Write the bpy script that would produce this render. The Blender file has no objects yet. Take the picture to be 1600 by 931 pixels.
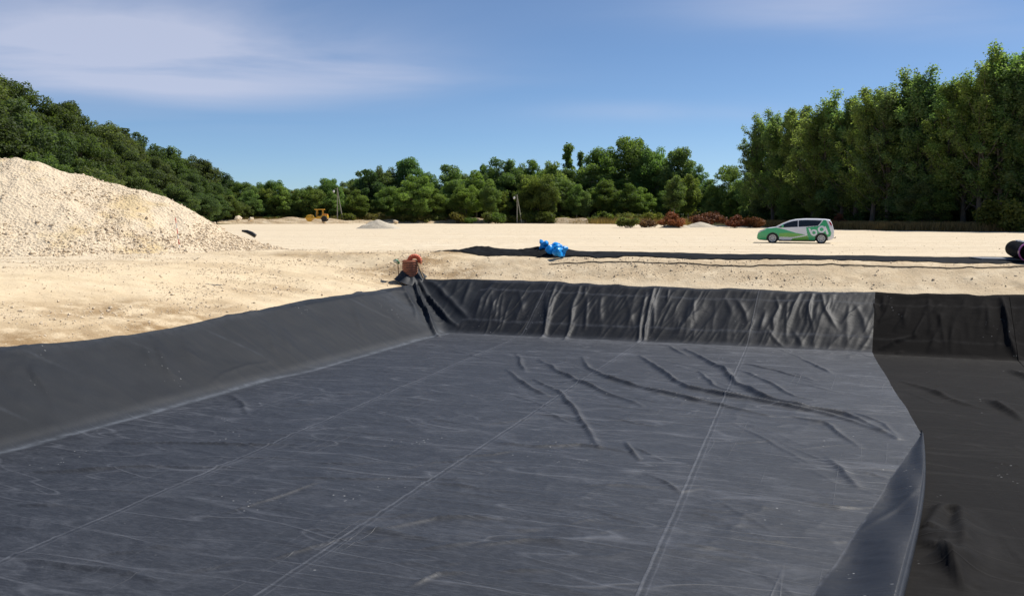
import bpy, bmesh, math, random
import numpy as np
from mathutils import Vector, Matrix, Quaternion

scene = bpy.context.scene
col = scene.collection
R = math.radians

# ------------------------------------------------------------------ camera
EYE = 1.65
FPX = 1300.0                       # focal length in pixels of the 1600 px wide photograph
PITCH = math.atan((465.5 - 338.0) / FPX)
cam_d = bpy.data.cameras.new('camera')
cam_d.sensor_width = 36.0
cam_d.lens = FPX / 1600.0 * 36.0
cam_d.clip_start = 0.1
cam_d.clip_end = 5000
cam = bpy.data.objects.new('camera', cam_d)
cam.location = (0, 0, EYE)
cam.rotation_euler = (R(90) - PITCH, 0, 0)
col.objects.link(cam)
scene.camera = cam

# ------------------------------------------------------------------ sky and sun
SUN_AZ, SUN_EL = 62.0, 55.0        # degrees clockwise from the view direction, degrees up
SKY_STRENGTH = 0.079
SUN_STRENGTH = 4.2
EXPOSURE = 0.45
world = bpy.data.worlds.new('World')
scene.world = world
world.use_nodes = True
wn, wl = world.node_tree.nodes, world.node_tree.links
bg = wn['Background']
sky = wn.new('ShaderNodeTexSky')
sky.sky_type = 'NISHITA'
sky.sun_disc = False
sky.sun_elevation = R(SUN_EL)
sky.sun_rotation = R(SUN_AZ)
sky.altitude = 0
sky.air_density = 0.62
sky.dust_density = 0.3
sky.ozone_density = 4.6


def wmath(op, a, b=None, c=None):
    n = wn.new('ShaderNodeMath'); n.operation = op
    for i, v in enumerate((a, b, c)):
        if v is None:
            continue
        if isinstance(v, (int, float)):
            n.inputs[i].default_value = v
        else:
            wl.new(v, n.inputs[i])
    return n.outputs[0]


tc = wn.new('ShaderNodeTexCoord')
sep = wn.new('ShaderNodeSeparateXYZ')
wl.new(tc.outputs['Generated'], sep.inputs[0])
den = wmath('ADD', wmath('MAXIMUM', sep.outputs[2], 0.0), 0.10)
cx = wmath('DIVIDE', sep.outputs[0], den)
cy = wmath('DIVIDE', sep.outputs[1], den)
comb = wn.new('ShaderNodeCombineXYZ')
wl.new(wmath('MULTIPLY', cx, 0.55), comb.inputs[0]); wl.new(cy, comb.inputs[1])
nz = wn.new('ShaderNodeTexNoise')
nz.inputs['Scale'].default_value = 1.0
nz.inputs['Detail'].default_value = 7
nz.inputs['Roughness'].default_value = 0.52
nz.inputs['Distortion'].default_value = 0.5
wl.new(comb.outputs[0], nz.inputs['Vector'])
nz2 = wn.new('ShaderNodeTexNoise')
nz2.inputs['Scale'].default_value = 0.33
nz2.inputs['Detail'].default_value = 2
wl.new(comb.outputs[0], nz2.inputs['Vector'])


def patch(x0, y0, rx, ry, amp):
    a = wmath('DIVIDE', wmath('SUBTRACT', cx, x0), rx)
    b = wmath('DIVIDE', wmath('SUBTRACT', cy, y0), ry)
    d = wmath('ADD', wmath('MULTIPLY', a, a), wmath('MULTIPLY', b, b))
    return wmath('MULTIPLY', wmath('EXPONENT', wmath('MULTIPLY', d, -1.0)), amp)


# drifting veils of cirrus; two over the view, others round about
cov = patch(-1.55, 3.35, 0.85, 0.80, 1.35)
cov = wmath('ADD', cov, patch(1.15, 2.90, 0.55, 0.22, 0.70))
cov = wmath('ADD', cov, patch(0.8, 4.45, 0.55, 0.22, 0.34))
cov = wmath('ADD', cov, patch(-0.75, 3.75, 0.55, 0.35, 0.45))
cov = wmath('ADD', cov, patch(2.5, -2.5, 2.0, 1.0, 0.6))
cov = wmath('ADD', cov, patch(-4.0, -1.0, 1.6, 2.0, 0.6))
cov = wmath('ADD', cov, wmath('MULTIPLY', nz2.outputs[0], 0.08))
dens = wmath('MULTIPLY', cov, wmath('ADD', wmath('MULTIPLY', wmath('SUBTRACT', nz.outputs[0], 0.30), 2.2), 0.10))
densc = wmath('MINIMUM', wmath('MAXIMUM', dens, 0.0), 0.72)
mixc = wn.new('ShaderNodeMix'); mixc.data_type = 'RGBA'
wl.new(densc, mixc.inputs['Factor'])
wb = wn.new('ShaderNodeMix'); wb.data_type = 'RGBA'; wb.blend_type = 'MULTIPLY'; wb.inputs['Factor'].default_value = 1.0
wl.new(sky.outputs[0], wb.inputs['A']); wb.inputs['B'].default_value = (0.96, 1.05, 1.07, 1)   # white balance of the whole sky
wl.new(wb.outputs['Result'], mixc.inputs['A'])
mixc.inputs['B'].default_value = (5.7, 6.0, 7.4, 1)
wl.new(mixc.outputs['Result'], bg.inputs['Color'])
bg.inputs['Strength'].default_value = SKY_STRENGTH

sun_dir = Vector((math.sin(R(SUN_AZ)) * math.cos(R(SUN_EL)), math.cos(R(SUN_AZ)) * math.cos(R(SUN_EL)), math.sin(R(SUN_EL))))
sun_d = bpy.data.lights.new('sun', 'SUN')
sun_d.energy = SUN_STRENGTH
sun_d.angle = R(0.55)
sun_d.color = (1.0, 0.955, 0.88)
sun = bpy.data.objects.new('sun', sun_d)
sun.rotation_euler = (-sun_dir).to_track_quat('-Z', 'Y').to_euler()
sun.location = (40, 20, 60)
col.objects.link(sun)

vs = scene.view_settings
vs.view_transform = 'Standard'
vs.look = 'None'
vs.exposure = EXPOSURE
vs.gamma = 1.0
vs.use_curve_mapping = False
scene.cycles.use_denoising = True
scene.cycles.max_bounces = 6
scene.cycles.transparent_max_bounces = 4

# ------------------------------------------------------------------ helpers
rng = np.random.default_rng(7)
random.seed(7)


def vnoise(x, y, seed=0):
    """smooth value noise in 0..1"""
    x = np.asarray(x, float); y = np.asarray(y, float)
    g = np.random.default_rng(seed).random((256, 256))
    xi = np.floor(x).astype(int); yi = np.floor(y).astype(int)
    fx = x - xi; fy = y - yi
    fx = fx * fx * fx * (fx * (fx * 6 - 15) + 10); fy = fy * fy * fy * (fy * (fy * 6 - 15) + 10)
    a = g[xi % 256, yi % 256]; b = g[(xi + 1) % 256, yi % 256]
    c = g[xi % 256, (yi + 1) % 256]; d = g[(xi + 1) % 256, (yi + 1) % 256]
    return (a * (1 - fx) + b * fx) * (1 - fy) + (c * (1 - fx) + d * fx) * fy


def fbm(x, y, seed=0, oct=4, gain=0.5):
    s = 0; a = 1; t = 0
    for i in range(oct):
        s = s + a * vnoise(x * 2 ** i, y * 2 ** i, seed + i * 17); t += a; a *= gain
    return s / t


def sstep(a, b, x):
    t = np.clip((x - a) / (b - a), 0, 1)
    return t * t * (3 - 2 * t)


def mesh_np(name, verts, faces, mats=(), smooth=False, mat_idx=None):
    """faces: (n,3) or (n,4) int array"""
    verts = np.asarray(verts, np.float32); faces = np.asarray(faces, np.int32)
    me = bpy.data.meshes.new(name)
    k = faces.shape[1]
    me.vertices.add(len(verts)); me.vertices.foreach_set('co', verts.ravel())
    me.loops.add(faces.size); me.loops.foreach_set('vertex_index', faces.ravel())
    me.polygons.add(len(faces))
    me.polygons.foreach_set('loop_start', np.arange(0, faces.size, k, dtype=np.int32))
    if mat_idx is not None:
        me.polygons.foreach_set('material_index', np.asarray(mat_idx, np.int32))
    me.polygons.foreach_set('use_smooth', np.full(len(faces), smooth))
    for m in mats:
        me.materials.append(m)
    me.update(calc_edges=True)
    me.validate()
    return me


def attr(me, name, vals, kind='FLOAT'):
    a = me.attributes.new(name, kind, 'POINT')
    a.data.foreach_set('value' if kind == 'FLOAT' else 'vector', np.asarray(vals, np.float32).ravel())


def grid_faces(ni, nj, flip=False):
    i, j = np.meshgrid(np.arange(ni - 1), np.arange(nj - 1), indexing='ij')
    a = (i * nj + j).ravel()
    f = np.stack([a, a + nj, a + nj + 1, a + 1], 1)
    return f[:, ::-1] if flip else f


def obj(name, me, parent=None, loc=None):
    o = bpy.data.objects.new(name, me)
    col.objects.link(o)
    if parent is not None:
        o.parent = parent
    if loc is not None:
        o.location = loc
    return o


def tag(o, label=None, cat=None, group=None, kind=None):
    if label: o['label'] = label
    if cat: o['category'] = cat
    if group: o['group'] = group
    if kind: o['kind'] = kind
    return o


def thing(name, label, cat, loc=(0, 0, 0), rz=0.0, group=None):
    o = obj(name, None, None, loc)
    o.rotation_euler = (0, 0, rz)
    return tag(o, label, cat, group)


class MB:
    """collects shapes into one mesh"""
    def __init__(self):
        self.v = []; self.f = []

    def add(self, vs, fs):
        n = len(self.v)
        self.v += [tuple(p) for p in vs]
        self.f += [tuple(i + n for i in f) for f in fs]

    def box(self, x0, x1, y0, y1, z0, z1, bev=0.0, M=None):
        bm = bmesh.new()
        bmesh.ops.create_cube(bm, size=1)
        for v in bm.verts:
            v.co = ((x0 + x1) / 2 + v.co.x * (x1 - x0), (y0 + y1) / 2 + v.co.y * (y1 - y0), (z0 + z1) / 2 + v.co.z * (z1 - z0))
        if bev:
            bmesh.ops.bevel(bm, geom=bm.edges[:], offset=bev, segments=2, affect='EDGES', profile=0.6)
        if M is not None:
            bm.transform(M)
        bm.verts.index_update()
        self.add([v.co[:] for v in bm.verts], [[v.index for v in f.verts] for f in bm.faces])
        bm.free()
        return self

    def prism(self, poly, y0, y1, bev=0.0):
        """polygon in (x, z) extruded in y"""
        bm = bmesh.new()
        f = bm.faces.new([bm.verts.new((x, y0, z)) for x, z in poly])
        r = bmesh.ops.extrude_face_region(bm, geom=[f])
        for e in r['geom']:
            if isinstance(e, bmesh.types.BMVert):
                e.co.y = y1
        bmesh.ops.recalc_face_normals(bm, faces=bm.faces[:])
        if bev:
            bmesh.ops.bevel(bm, geom=bm.edges[:], offset=bev, segments=2, affect='EDGES', profile=0.6)
        bm.verts.index_update()
        self.add([v.co[:] for v in bm.verts], [[v.index for v in f.verts] for f in bm.faces])
        bm.free()
        return self

    def tube(self, pts, rad, n=8, caps=True):
        pts = [Vector(p) for p in pts]
        if not hasattr(rad, '__len__'):
            rad = [rad] * len(pts)
        base = len(self.v)
        up = Vector((0.01, 0.02, 1.0))
        for i, p in enumerate(pts):
            d = (pts[min(i + 1, len(pts) - 1)] - pts[max(i - 1, 0)]).normalized()
            s = d.cross(up)
            if s.length < 0.05:
                s = d.cross(Vector((1, 0, 0)))
            s.normalize(); t = s.cross(d)
            for k in range(n):
                a = 2 * math.pi * k / n
                q = p + (s * math.cos(a) + t * math.sin(a)) * rad[i]
                self.v.append(q[:])
        for i in range(len(pts) - 1):
            for k in range(n):
                k2 = (k + 1) % n
                self.f.append((base + i * n + k, base + i * n + k2, base + (i + 1) * n + k2, base + (i + 1) * n + k))
        if caps:
            self.f.append(tuple(base + k for k in range(n))[::-1])
            self.f.append(tuple(base + (len(pts) - 1) * n + k for k in range(n)))
        return self

    def lathe(self, prof, n=24, axis='Z', c=(0, 0, 0), caps=True):
        """prof: (radius, height) list"""
        base = len(self.v)
        for r, h in prof:
            for k in range(n):
                a = 2 * math.pi * k / n
                p = (r * math.cos(a), r * math.sin(a), h)
                if axis == 'Y': p = (p[0], p[2], p[1])
                if axis == 'X': p = (p[2], p[0], p[1])
                self.v.append((p[0] + c[0], p[1] + c[1], p[2] + c[2]))
        for i in range(len(prof) - 1):
            for k in range(n):
                k2 = (k + 1) % n
                self.f.append((base + i * n + k, base + i * n + k2, base + (i + 1) * n + k2, base + (i + 1) * n + k))
        if caps:
            self.f.append(tuple(base + k for k in range(n))[::-1])
            self.f.append(tuple(base + (len(prof) - 1) * n + k for k in range(n)))
        return self

    def mesh(self, name, m, smooth=False):
        me = bpy.data.meshes.new(name)
        me.from_pydata(self.v, [], self.f)
        bm = bmesh.new(); bm.from_mesh(me)
        bmesh.ops.recalc_face_normals(bm, faces=bm.faces[:])
        bm.to_mesh(me); bm.free()
        if m: me.materials.append(m)
        if smooth:
            me.polygons.foreach_set('use_smooth', np.ones(len(me.polygons), bool))
            me.set_sharp_from_angle(angle=R(40))
        return me

    def build(self, name, m, parent=None, smooth=False):
        return obj(name, self.mesh(name, m, smooth), parent)


# ------------------------------------------------------------------ materials
class NT:
    def __init__(self, name):
        self.m = bpy.data.materials.new(name); self.m.use_nodes = True
        self.n = self.m.node_tree.nodes; self.l = self.m.node_tree.links
        self.p = self.n['Principled BSDF']; self.out = self.n['Material Output']

    def new(self, t, **kw):
        n = self.n.new(t)
        for k, v in kw.items(): setattr(n, k, v)
        return n

    def setin(self, sock, v):
        if hasattr(v, 'is_linked') or isinstance(v, bpy.types.NodeSocket):
            self.l.new(v, sock)
        else:
            sock.default_value = v

    def math(self, op, a, b=0.0, clamp=False):
        n = self.new('ShaderNodeMath', operation=op); n.use_clamp = clamp
        self.setin(n.inputs[0], a); self.setin(n.inputs[1], b)
        return n.outputs[0]

    def noise(self, vec, scale, detail=4, rough=0.55, dist=0.0):
        n = self.new('ShaderNodeTexNoise')
        n.inputs['Scale'].default_value = scale; n.inputs['Detail'].default_value = detail
        n.inputs['Roughness'].default_value = rough; n.inputs['Distortion'].default_value = dist
        if vec is not None: self.l.new(vec, n.inputs['Vector'])
        return n.outputs[0]

    def mapping(self, vec, scale=(1, 1, 1), rot=(0, 0, 0), loc=(0, 0, 0)):
        n = self.new('ShaderNodeMapping')
        n.inputs['Scale'].default_value = scale; n.inputs['Rotation'].default_value = rot; n.inputs['Location'].default_value = loc
        self.l.new(vec, n.inputs['Vector'])
        return n.outputs[0]

    def mix(self, f, a, b, blend='MIX'):
        n = self.new('ShaderNodeMix', data_type='RGBA', blend_type=blend)
        self.setin(n.inputs['Factor'], f)
        for s, v in (('A', a), ('B', b)):
            if isinstance(v, tuple): n.inputs[s].default_value = (*v[:3], 1)
            else: self.l.new(v, n.inputs[s])
        return n.outputs['Result']

    def ramp(self, f, *stops):
        n = self.new('ShaderNodeValToRGB')
        e = n.color_ramp.elements
        while len(e) < len(stops): e.new(0.5)
        for i, (p, c) in enumerate(stops):
            e[i].position = p
            e[i].color = (*c, 1) if isinstance(c, tuple) else (c, c, c, 1)
        self.l.new(f, n.inputs[0])
        return n.outputs[0]

    def attr(self, name, out='Fac'):
        n = self.new('ShaderNodeAttribute', attribute_name=name)
        return n.outputs[out]

    def bump(self, h, strength=0.5, dist=0.02):
        n = self.new('ShaderNodeBump')
        n.inputs['Strength'].default_value = strength; n.inputs['Distance'].default_value = dist
        self.l.new(h, n.inputs['Height'])
        self.l.new(n.outputs[0], self.p.inputs['Normal'])

    def coord(self, o='Object'):
        return self.new('ShaderNodeTexCoord').outputs[o]


def simple(name, color, rough=0.6, metal=0.0, var=0.12, scale=6.0, spec=0.5, coat=0.0):
    t = NT(name)
    c = t.coord()
    n = t.noise(c, scale, 5)
    dark = tuple(x * (1 - var) for x in color); light = tuple(min(1, x * (1 + var)) for x in color)
    t.l.new(t.ramp(n, (0.3, dark), (0.7, light)), t.p.inputs['Base Color'])
    t.p.inputs['Roughness'].default_value = rough
    t.p.inputs['Metallic'].default_value = metal
    t.p.inputs['Specular IOR Level'].default_value = spec
    t.p.inputs['Coat Weight'].default_value = coat
    return t.m


SAND = (0.62, 0.49, 0.325)


def mat_ground():
    t = NT('sandy_ground')
    c = t.coord()
    big = t.noise(c, 0.12, 4, 0.6)
    mid = t.noise(c, 0.9, 5, 0.6)
    fine = t.noise(c, 9.0, 4, 0.65)
    peb = t.noise(c, 26.0, 3, 0.6)
    base = t.mix(t.ramp(mid, (0.35, 0.0), (0.7, 1.0)), (0.60, 0.495, 0.35), (0.68, 0.585, 0.435))
    base = t.mix(t.ramp(big, (0.4, 0.0), (0.65, 0.5)), base, (0.63, 0.515, 0.36))
    base = t.mix(t.ramp(fine, (0.55, 0.0), (0.75, 0.35)), base, (0.44, 0.35, 0.24))
    trk = t.noise(t.mapping(c, (0.02, 1.1, 1), (0, 0, 0.1)), 1.0, 3, 0.5)
    base = t.mix(t.ramp(trk, (0.48, 0.0), (0.64, 0.75)), base, (0.51, 0.415, 0.29))
    # damp and soil-stained patches, scraped dark pebbly earth
    dirt = t.attr('dirt')
    dn = t.math('MULTIPLY', dirt, t.ramp(t.noise(c, 1.6, 6, 0.7), (0.34, 0.0), (0.54, 1.0)))
    fresh = t.attr('fresh')
    base = t.mix(t.math('MULTIPLY', fresh, 0.40), base, (0.66, 0.50, 0.29))
    base = t.mix(dn, base, (0.25, 0.155, 0.070))
    veg = t.attr('veg')
    gcol = t.mix(t.ramp(t.noise(c, 0.5, 5, 0.6), (0.35, 0.0), (0.7, 1.0)), (0.045, 0.055, 0.018), (0.14, 0.105, 0.045))
    vn = t.math('ADD', veg, t.math('MULTIPLY', t.math('SUBTRACT', mid, 0.5), 0.5))
    base = t.mix(t.ramp(vn, (0.45, 0.0), (0.55, 1.0)), base, gcol)
    t.l.new(base, t.p.inputs['Base Color'])
    t.p.inputs['Roughness'].default_value = 0.95
    t.p.inputs['Specular IOR Level'].default_value = 0.15
    h = t.math('ADD', t.math('MULTIPLY', fine, 0.6), t.math('ADD', t.math('MULTIPLY', peb, 0.3), mid))
    t.bump(h, 0.75, 0.07)
    return t.m


def mat_pile():
    t = NT('crushed_stone_heap')
    c = t.coord()
    fine = t.noise(c, 7.0, 5, 0.7)
    vor = t.new('ShaderNodeTexVoronoi'); vor.inputs['Scale'].default_value = 8.0
    t.l.new(c, vor.inputs['Vector'])
    mid = t.noise(c, 0.35, 5, 0.6)
    base = t.mix(t.ramp(fine, (0.35, 0.0), (0.7, 1.0)), (0.645, 0.52, 0.365), (0.74, 0.62, 0.45))
    base = t.mix(t.ramp(mid, (0.56, 0.0), (0.66, 0.7)), base, (0.60, 0.45, 0.23))
    base = t.mix(t.ramp(vor.outputs['Color'], (0.0, 0.35), (0.2, 0.0)), base, (0.38, 0.31, 0.23))
    t.l.new(base, t.p.inputs['Base Color'])
    t.p.inputs['Roughness'].default_value = 0.95
    t.p.inputs['Specular IOR Level'].default_value = 0.15
    t.bump(t.math('ADD', fine, t.math('MULTIPLY', vor.outputs['Distance'], 0.8)), 0.8, 0.10)
    return t.m


def mat_stone(name='loose_stone', a=(0.50, 0.40, 0.28), b=(0.71, 0.585, 0.42)):
    t = NT(name)
    tint = t.attr('tint')
    t.l.new(t.ramp(tint, (0.0, a), (0.45, tuple((x * 0.35 + y * 0.65) for x, y in zip(a, b))), (1.0, b)), t.p.inputs['Base Color'])
    t.p.inputs['Roughness'].default_value = 0.9
    t.p.inputs['Specular IOR Level'].default_value = 0.2
    return t.m


def mat_liner(name, base, dust_col, dust_amt, blue=0.0, rough=0.5, sheen=0.0, spec=0.5):
    """black geotextile with chalky dust dragged over it"""
    t = NT(name)
    p = t.attr('pit', 'Vector')
    st = t.noise(t.mapping(p, (1.0, 2.0, 1), (0, 0, -0.30)), 1.0, 12, 0.78, 0.8)
    st2 = t.noise(t.mapping(p, (1.6, 7.0, 1), (0, 0, -0.36), (7, 3, 0)), 1.0, 6, 0.7, 1.2)
    big = t.noise(t.mapping(p, (0.16, 0.26, 1)), 1.0, 4, 0.6)
    cloth = t.noise(p, 60.0, 3, 0.6)
    d = t.math('MULTIPLY', t.ramp(st, (0.48, 0.0), (0.70, 0.55)), t.ramp(big, (0.36, 0.25), (0.62, 1.0)))
    d = t.math('ADD', d, t.math('MULTIPLY', t.ramp(st2, (0.56, 0.0), (0.74, 1.0)), 0.25))
    seam = t.attr('dust')
    sn = t.math('MULTIPLY', seam, t.ramp(t.noise(p, 3.2, 5, 0.7), (0.32, 0.1), (0.62, 1.0)))
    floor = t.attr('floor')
    # thin chalky crease lines
    cr = t.noise(t.mapping(p, (0.22, 1.5, 1), (0, 0, -0.33), (2, 5, 0)), 1.0, 1.5, 0.4, 0.15)
    cl = t.ramp(t.math('ABSOLUTE', t.math('SUBTRACT', cr, 0.5)), (0.0, 1.0), (0.016, 0.0))
    cr2 = t.noise(t.mapping(p, (0.18, 0.9, 1), (0, 0, 0.75), (9, 1, 0)), 1.0, 1.0, 0.4, 0.1)
    cl2 = t.ramp(t.math('ABSOLUTE', t.math('SUBTRACT', cr2, 0.47)), (0.0, 1.0), (0.007, 0.0))
    cr3 = t.noise(t.mapping(p, (0.30, 2.6, 1), (0, 0, -0.12), (4, 4, 0)), 1.0, 1.5, 0.4, 0.1)
    cl3 = t.ramp(t.math('ABSOLUTE', t.math('SUBTRACT', cr3, 0.52)), (0.0, 0.8), (0.014, 0.0))
    cl = t.math('MAXIMUM', cl, t.math('MULTIPLY', cl3, t.ramp(t.noise(p, 0.8, 2, 0.5), (0.45, 0.0), (0.62, 1.0))))
    gate = t.ramp(t.noise(p, 0.5, 3, 0.6), (0.36, 0.1), (0.56, 1.0))
    cr4 = t.noise(t.mapping(p, (2.1, 0.10, 1), (0, 0, 0.04), (1, 7, 0)), 1.0, 1.0, 0.4, 0.0)
    cl4 = t.math('MULTIPLY', t.ramp(t.math('ABSOLUTE', t.math('SUBTRACT', cr4, 0.5)), (0.0, 0.6), (0.010, 0.0)), t.ramp(t.noise(t.mapping(p, (1, 0.4, 1)), 0.7, 3, 0.6), (0.52, 0.0), (0.66, 1.0)))
    cl = t.math('MAXIMUM', cl, cl4)
    crease = t.math('MULTIPLY', floor, t.math('MULTIPLY', t.math('ADD', t.math('MULTIPLY', cl, 0.75), t.math('MULTIPLY', cl2, 0.6)), gate))
    fine = t.ramp(t.noise(t.mapping(p, (7.0, 26.0, 1), (0, 0, -0.33)), 1.0, 4, 0.75, 0.4), (0.45, 0.0), (0.72, 1.0))
    d = t.math('ADD', d, t.math('ADD', t.math('MULTIPLY', crease, 0.66), t.math('MULTIPLY', fine, 0.30)))
    d = t.math('ADD', t.math('MULTIPLY', d, dust_amt), 0.14 * dust_amt)
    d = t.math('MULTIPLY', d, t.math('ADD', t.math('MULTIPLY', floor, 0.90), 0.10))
    # welded seam: a pale bead, a dark groove and a second pale line
    sl = t.attr('seam_d')
    wob = t.math('ADD', sl, t.math('MULTIPLY', t.math('SUBTRACT', t.noise(p, 1.5, 3), 0.5), 0.03))
    br = t.ramp(t.noise(p, 1.1, 4, 0.7), (0.35, 0.25), (0.6, 1.0))
    bead = t.math('MULTIPLY', t.ramp(wob, (0.0, 0.0), (0.01, 1.0), (0.028, 1.0), (0.045, 0.0)), t.math('MULTIPLY', br, 0.30))
    bead2 = t.math('MULTIPLY', t.ramp(wob, (0.10, 0.0), (0.115, 0.22), (0.13, 0.0)), br)
    groove = t.ramp(wob, (0.045, 0.0), (0.06, 0.4), (0.085, 0.3), (0.10, 0.0))
    d = t.math('ADD', d, sn)
    d = t.math('ADD', d, t.math('ADD', bead, bead2))
    d = t.math('MULTIPLY', d, t.math('SUBTRACT', 1.0, groove), clamp=True)
    # white chalk specks and footmarks
    vo = t.new('ShaderNodeTexVoronoi'); vo.inputs['Scale'].default_value = 7.0
    t.l.new(t.mapping(p, (1, 1.3, 1)), vo.inputs['Vector'])
    sp = t.noise(t.mapping(p, (1, 1, 1), (0, 0, 0), (3, 9, 0)), 0.55, 4, 0.6)
    spk = t.math('MULTIPLY', t.ramp(sp, (0.58, 0.0), (0.66, 0.85)), t.ramp(t.math('ADD', vo.outputs['Distance'], t.math('MULTIPLY', t.noise(p, 22.0, 2), 0.25)), (0.20, 1.0), (0.26, 0.0)))
    b = t.mix(t.ramp(big, (0.35, 0.0), (0.65, 1.0)), tuple(x * 0.85 for x in base), tuple(x * 1.15 for x in base))
    c = t.mix(d, b, dust_col)
    c = t.mix(spk, c, (0.30, 0.30, 0.30))
    t.l.new(c, t.p.inputs['Base Color'])
    t.setin(t.p.inputs['Roughness'], t.math('ADD', t.math('MULTIPLY', d, 0.2), rough))
    t.setin(t.p.inputs['Specular IOR Level'], t.math('ADD', t.math('MULTIPLY', floor, spec * 0.65), spec * 0.35))
    t.p.inputs['Sheen Weight'].default_value = sheen
    t.p.inputs['Sheen Roughness'].default_value = 0.45
    t.p.inputs['Sheen Tint'].default_value = (0.75, 0.85, 1.0, 1)
    h = t.math('ADD', t.math('MULTIPLY', st, 0.35), t.math('MULTIPLY', cloth, 0.10))
    h = t.math('ADD', h, t.math('MULTIPLY', t.noise(t.mapping(p, (1.4, 4.0, 1), (0, 0, 0.5)), 1.0, 4, 0.5, 1.0), 0.6))
    h = t.math('ADD', h, t.math('ADD', t.math('MULTIPLY', crease, 0.8), t.math('MULTIPLY', bead, 0.6)))
    t.bump(h, 0.5, 0.03)
    return t.m


def mat_leaf(name, dark, light, trans=0.28):
    t = NT(name)
    tint = t.attr('tint')
    oi = t.new('ShaderNodeObjectInfo')
    c = t.ramp(tint, (0.0, dark), (1.0, light))
    c = t.mix(1.0, c, oi.outputs['Color'], 'MULTIPLY')
    t.l.new(c, t.p.inputs['Base Color'])
    t.p.inputs['Roughness'].default_value = 0.6
    t.p.inputs['Specular IOR Level'].default_value = 0.18
    tr = t.new('ShaderNodeBsdfTranslucent')
    t.l.new(t.mix(1.0, c, (1.25, 1.35, 0.55), 'MULTIPLY'), tr.inputs['Color'])
    mx = t.new('ShaderNodeMixShader'); mx.inputs[0].default_value = trans
    t.l.new(t.p.outputs[0], mx.inputs[1]); t.l.new(tr.outputs[0], mx.inputs[2])
    t.l.new(mx.outputs[0], t.out.inputs['Surface'])
    return t.m


def mat_bark(name, a, b):
    t = NT(name)
    c = t.coord()
    n = t.noise(t.mapping(c, (3, 3, 0.6)), 2.0, 5, 0.7)
    t.l.new(t.ramp(n, (0.35, a), (0.65, b)), t.p.inputs['Base Color'])
    t.p.inputs['Roughness'].default_value = 0.9
    t.bump(n, 0.6, 0.05)
    return t.m


M = {}
M['ground'] = mat_ground()
M['pile'] = mat_pile()
M['stone'] = mat_stone()
M['gravel_grey'] = mat_stone('grey_gravel', (0.22, 0.20, 0.17), (0.42, 0.38, 0.32))
M['liner'] = mat_liner('dusty_geotextile', (0.0095, 0.0108, 0.0138), (0.118, 0.126, 0.148), 0.60, rough=0.52, sheen=0.0, spec=0.42)
M['liner_under'] = mat_liner('geotextile_underside', (0.0105, 0.012, 0.0165), (0.11, 0.118, 0.14), 0.16, rough=0.52, sheen=0.0, spec=0.4)
M['liner_bank'] = mat_liner('cleaner_geotextile_on_bank', (0.0112, 0.0138, 0.0185), (0.105, 0.118, 0.140), 0.40, rough=0.62, sheen=0.0, spec=0.48)
M['dark'] = mat_liner('black_geotextile', (0.0078, 0.0070, 0.0068), (0.12, 0.115, 0.108), 0.14, rough=0.8, sheen=0.0, spec=0.08)
M['strip'] = mat_liner('black_geotextile_strip', (0.0075, 0.0075, 0.008), (0.07, 0.07, 0.07), 0.08, rough=0.75, sheen=0.0, spec=0.1)
M['leaf'] = mat_leaf('broadleaf_foliage', (0.055, 0.078, 0.030), (0.195, 0.24, 0.085), 0.52)
M['leaf_pop'] = mat_leaf('poplar_foliage', (0.095, 0.125, 0.052), (0.285, 0.335, 0.125), 0.60)
M['leaf_brown'] = mat_leaf('dead_brown_foliage', (0.105, 0.042, 0.02), (0.32, 0.15, 0.07), 0.25)
M['bark'] = mat_bark('grey_bark', (0.05, 0.042, 0.032), (0.13, 0.11, 0.085))
M['bark_pale'] = mat_bark('pale_bark', (0.18, 0.16, 0.12), (0.42, 0.38, 0.30))
M['grass'] = mat_leaf('dry_grass_blades', (0.12, 0.085, 0.035), (0.40, 0.27, 0.12), 0.3)

# ------------------------------------------------------------------ pixel rays and the lie of the land
FW = np.array([0, math.cos(PITCH), -math.sin(PITCH)]); UP = np.array([0, math.sin(PITCH), math.cos(PITCH)])


def ray(px, py):
    d = FW + np.array([1.0, 0, 0]) * (px - 800) / FPX - UP * (py - 465.5) / FPX
    return d / d[1]


def at_z(px, py, z):
    d = ray(px, py)
    return np.array([0, 0, EYE]) + d * ((z - EYE) / d[2])


def at_d(px, py, dist):
    return np.array([0, 0, EYE]) + ray(px, py) * dist


FLOOR = -2.67
CORNER = at_z(700, 524.5, FLOOR)[:2]
_a = at_z(1350, 557, FLOOR)[:2] - CORNER
_b = at_z(0, 716, FLOOR)[:2] - CORNER
AX = _a / np.linalg.norm(_a)       # along the far bank, to the right
BX = _b / np.linalg.norm(_b)       # along the left bank, towards the camera
_inv = np.linalg.inv(np.stack([AX, BX], 1))
V_NEAR = 24.6                      # foot of the near bank
U_FAR = 48.0


def to_uv(x, y):
    q = np.stack([np.asarray(x) - CORNER[0], np.asarray(y) - CORNER[1]], 0)
    return _inv[0, 0] * q[0] + _inv[0, 1] * q[1], _inv[1, 0] * q[0] + _inv[1, 1] * q[1]


def from_uv(u, v):
    return CORNER[0] + AX[0] * u + BX[0] * v, CORNER[1] + AX[1] * u + BX[1] * v


def smax(a, b, k=0.16):
    h = np.clip(0.5 + 0.5 * (a - b) / k, 0, 1)
    return b * (1 - h) + a * h + k * h * (1 - h)


def prof_left(d):
    d = np.asarray(d, float)
    return np.interp(d, [-99, 0, 2.35, 3.0, 7.5, 9.5, 15.0, 400], [FLOOR, FLOOR, -1.18, -1.0, -0.36, -0.16, 0, 0])


def prof_far(d):
    d = np.asarray(d, float)
    return np.interp(d, [-99, 0, 2.75, 3.2, 5.0, 5.7, 400], [FLOOR, FLOOR, -0.86, -0.72, -0.07, 0, 0])


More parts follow.
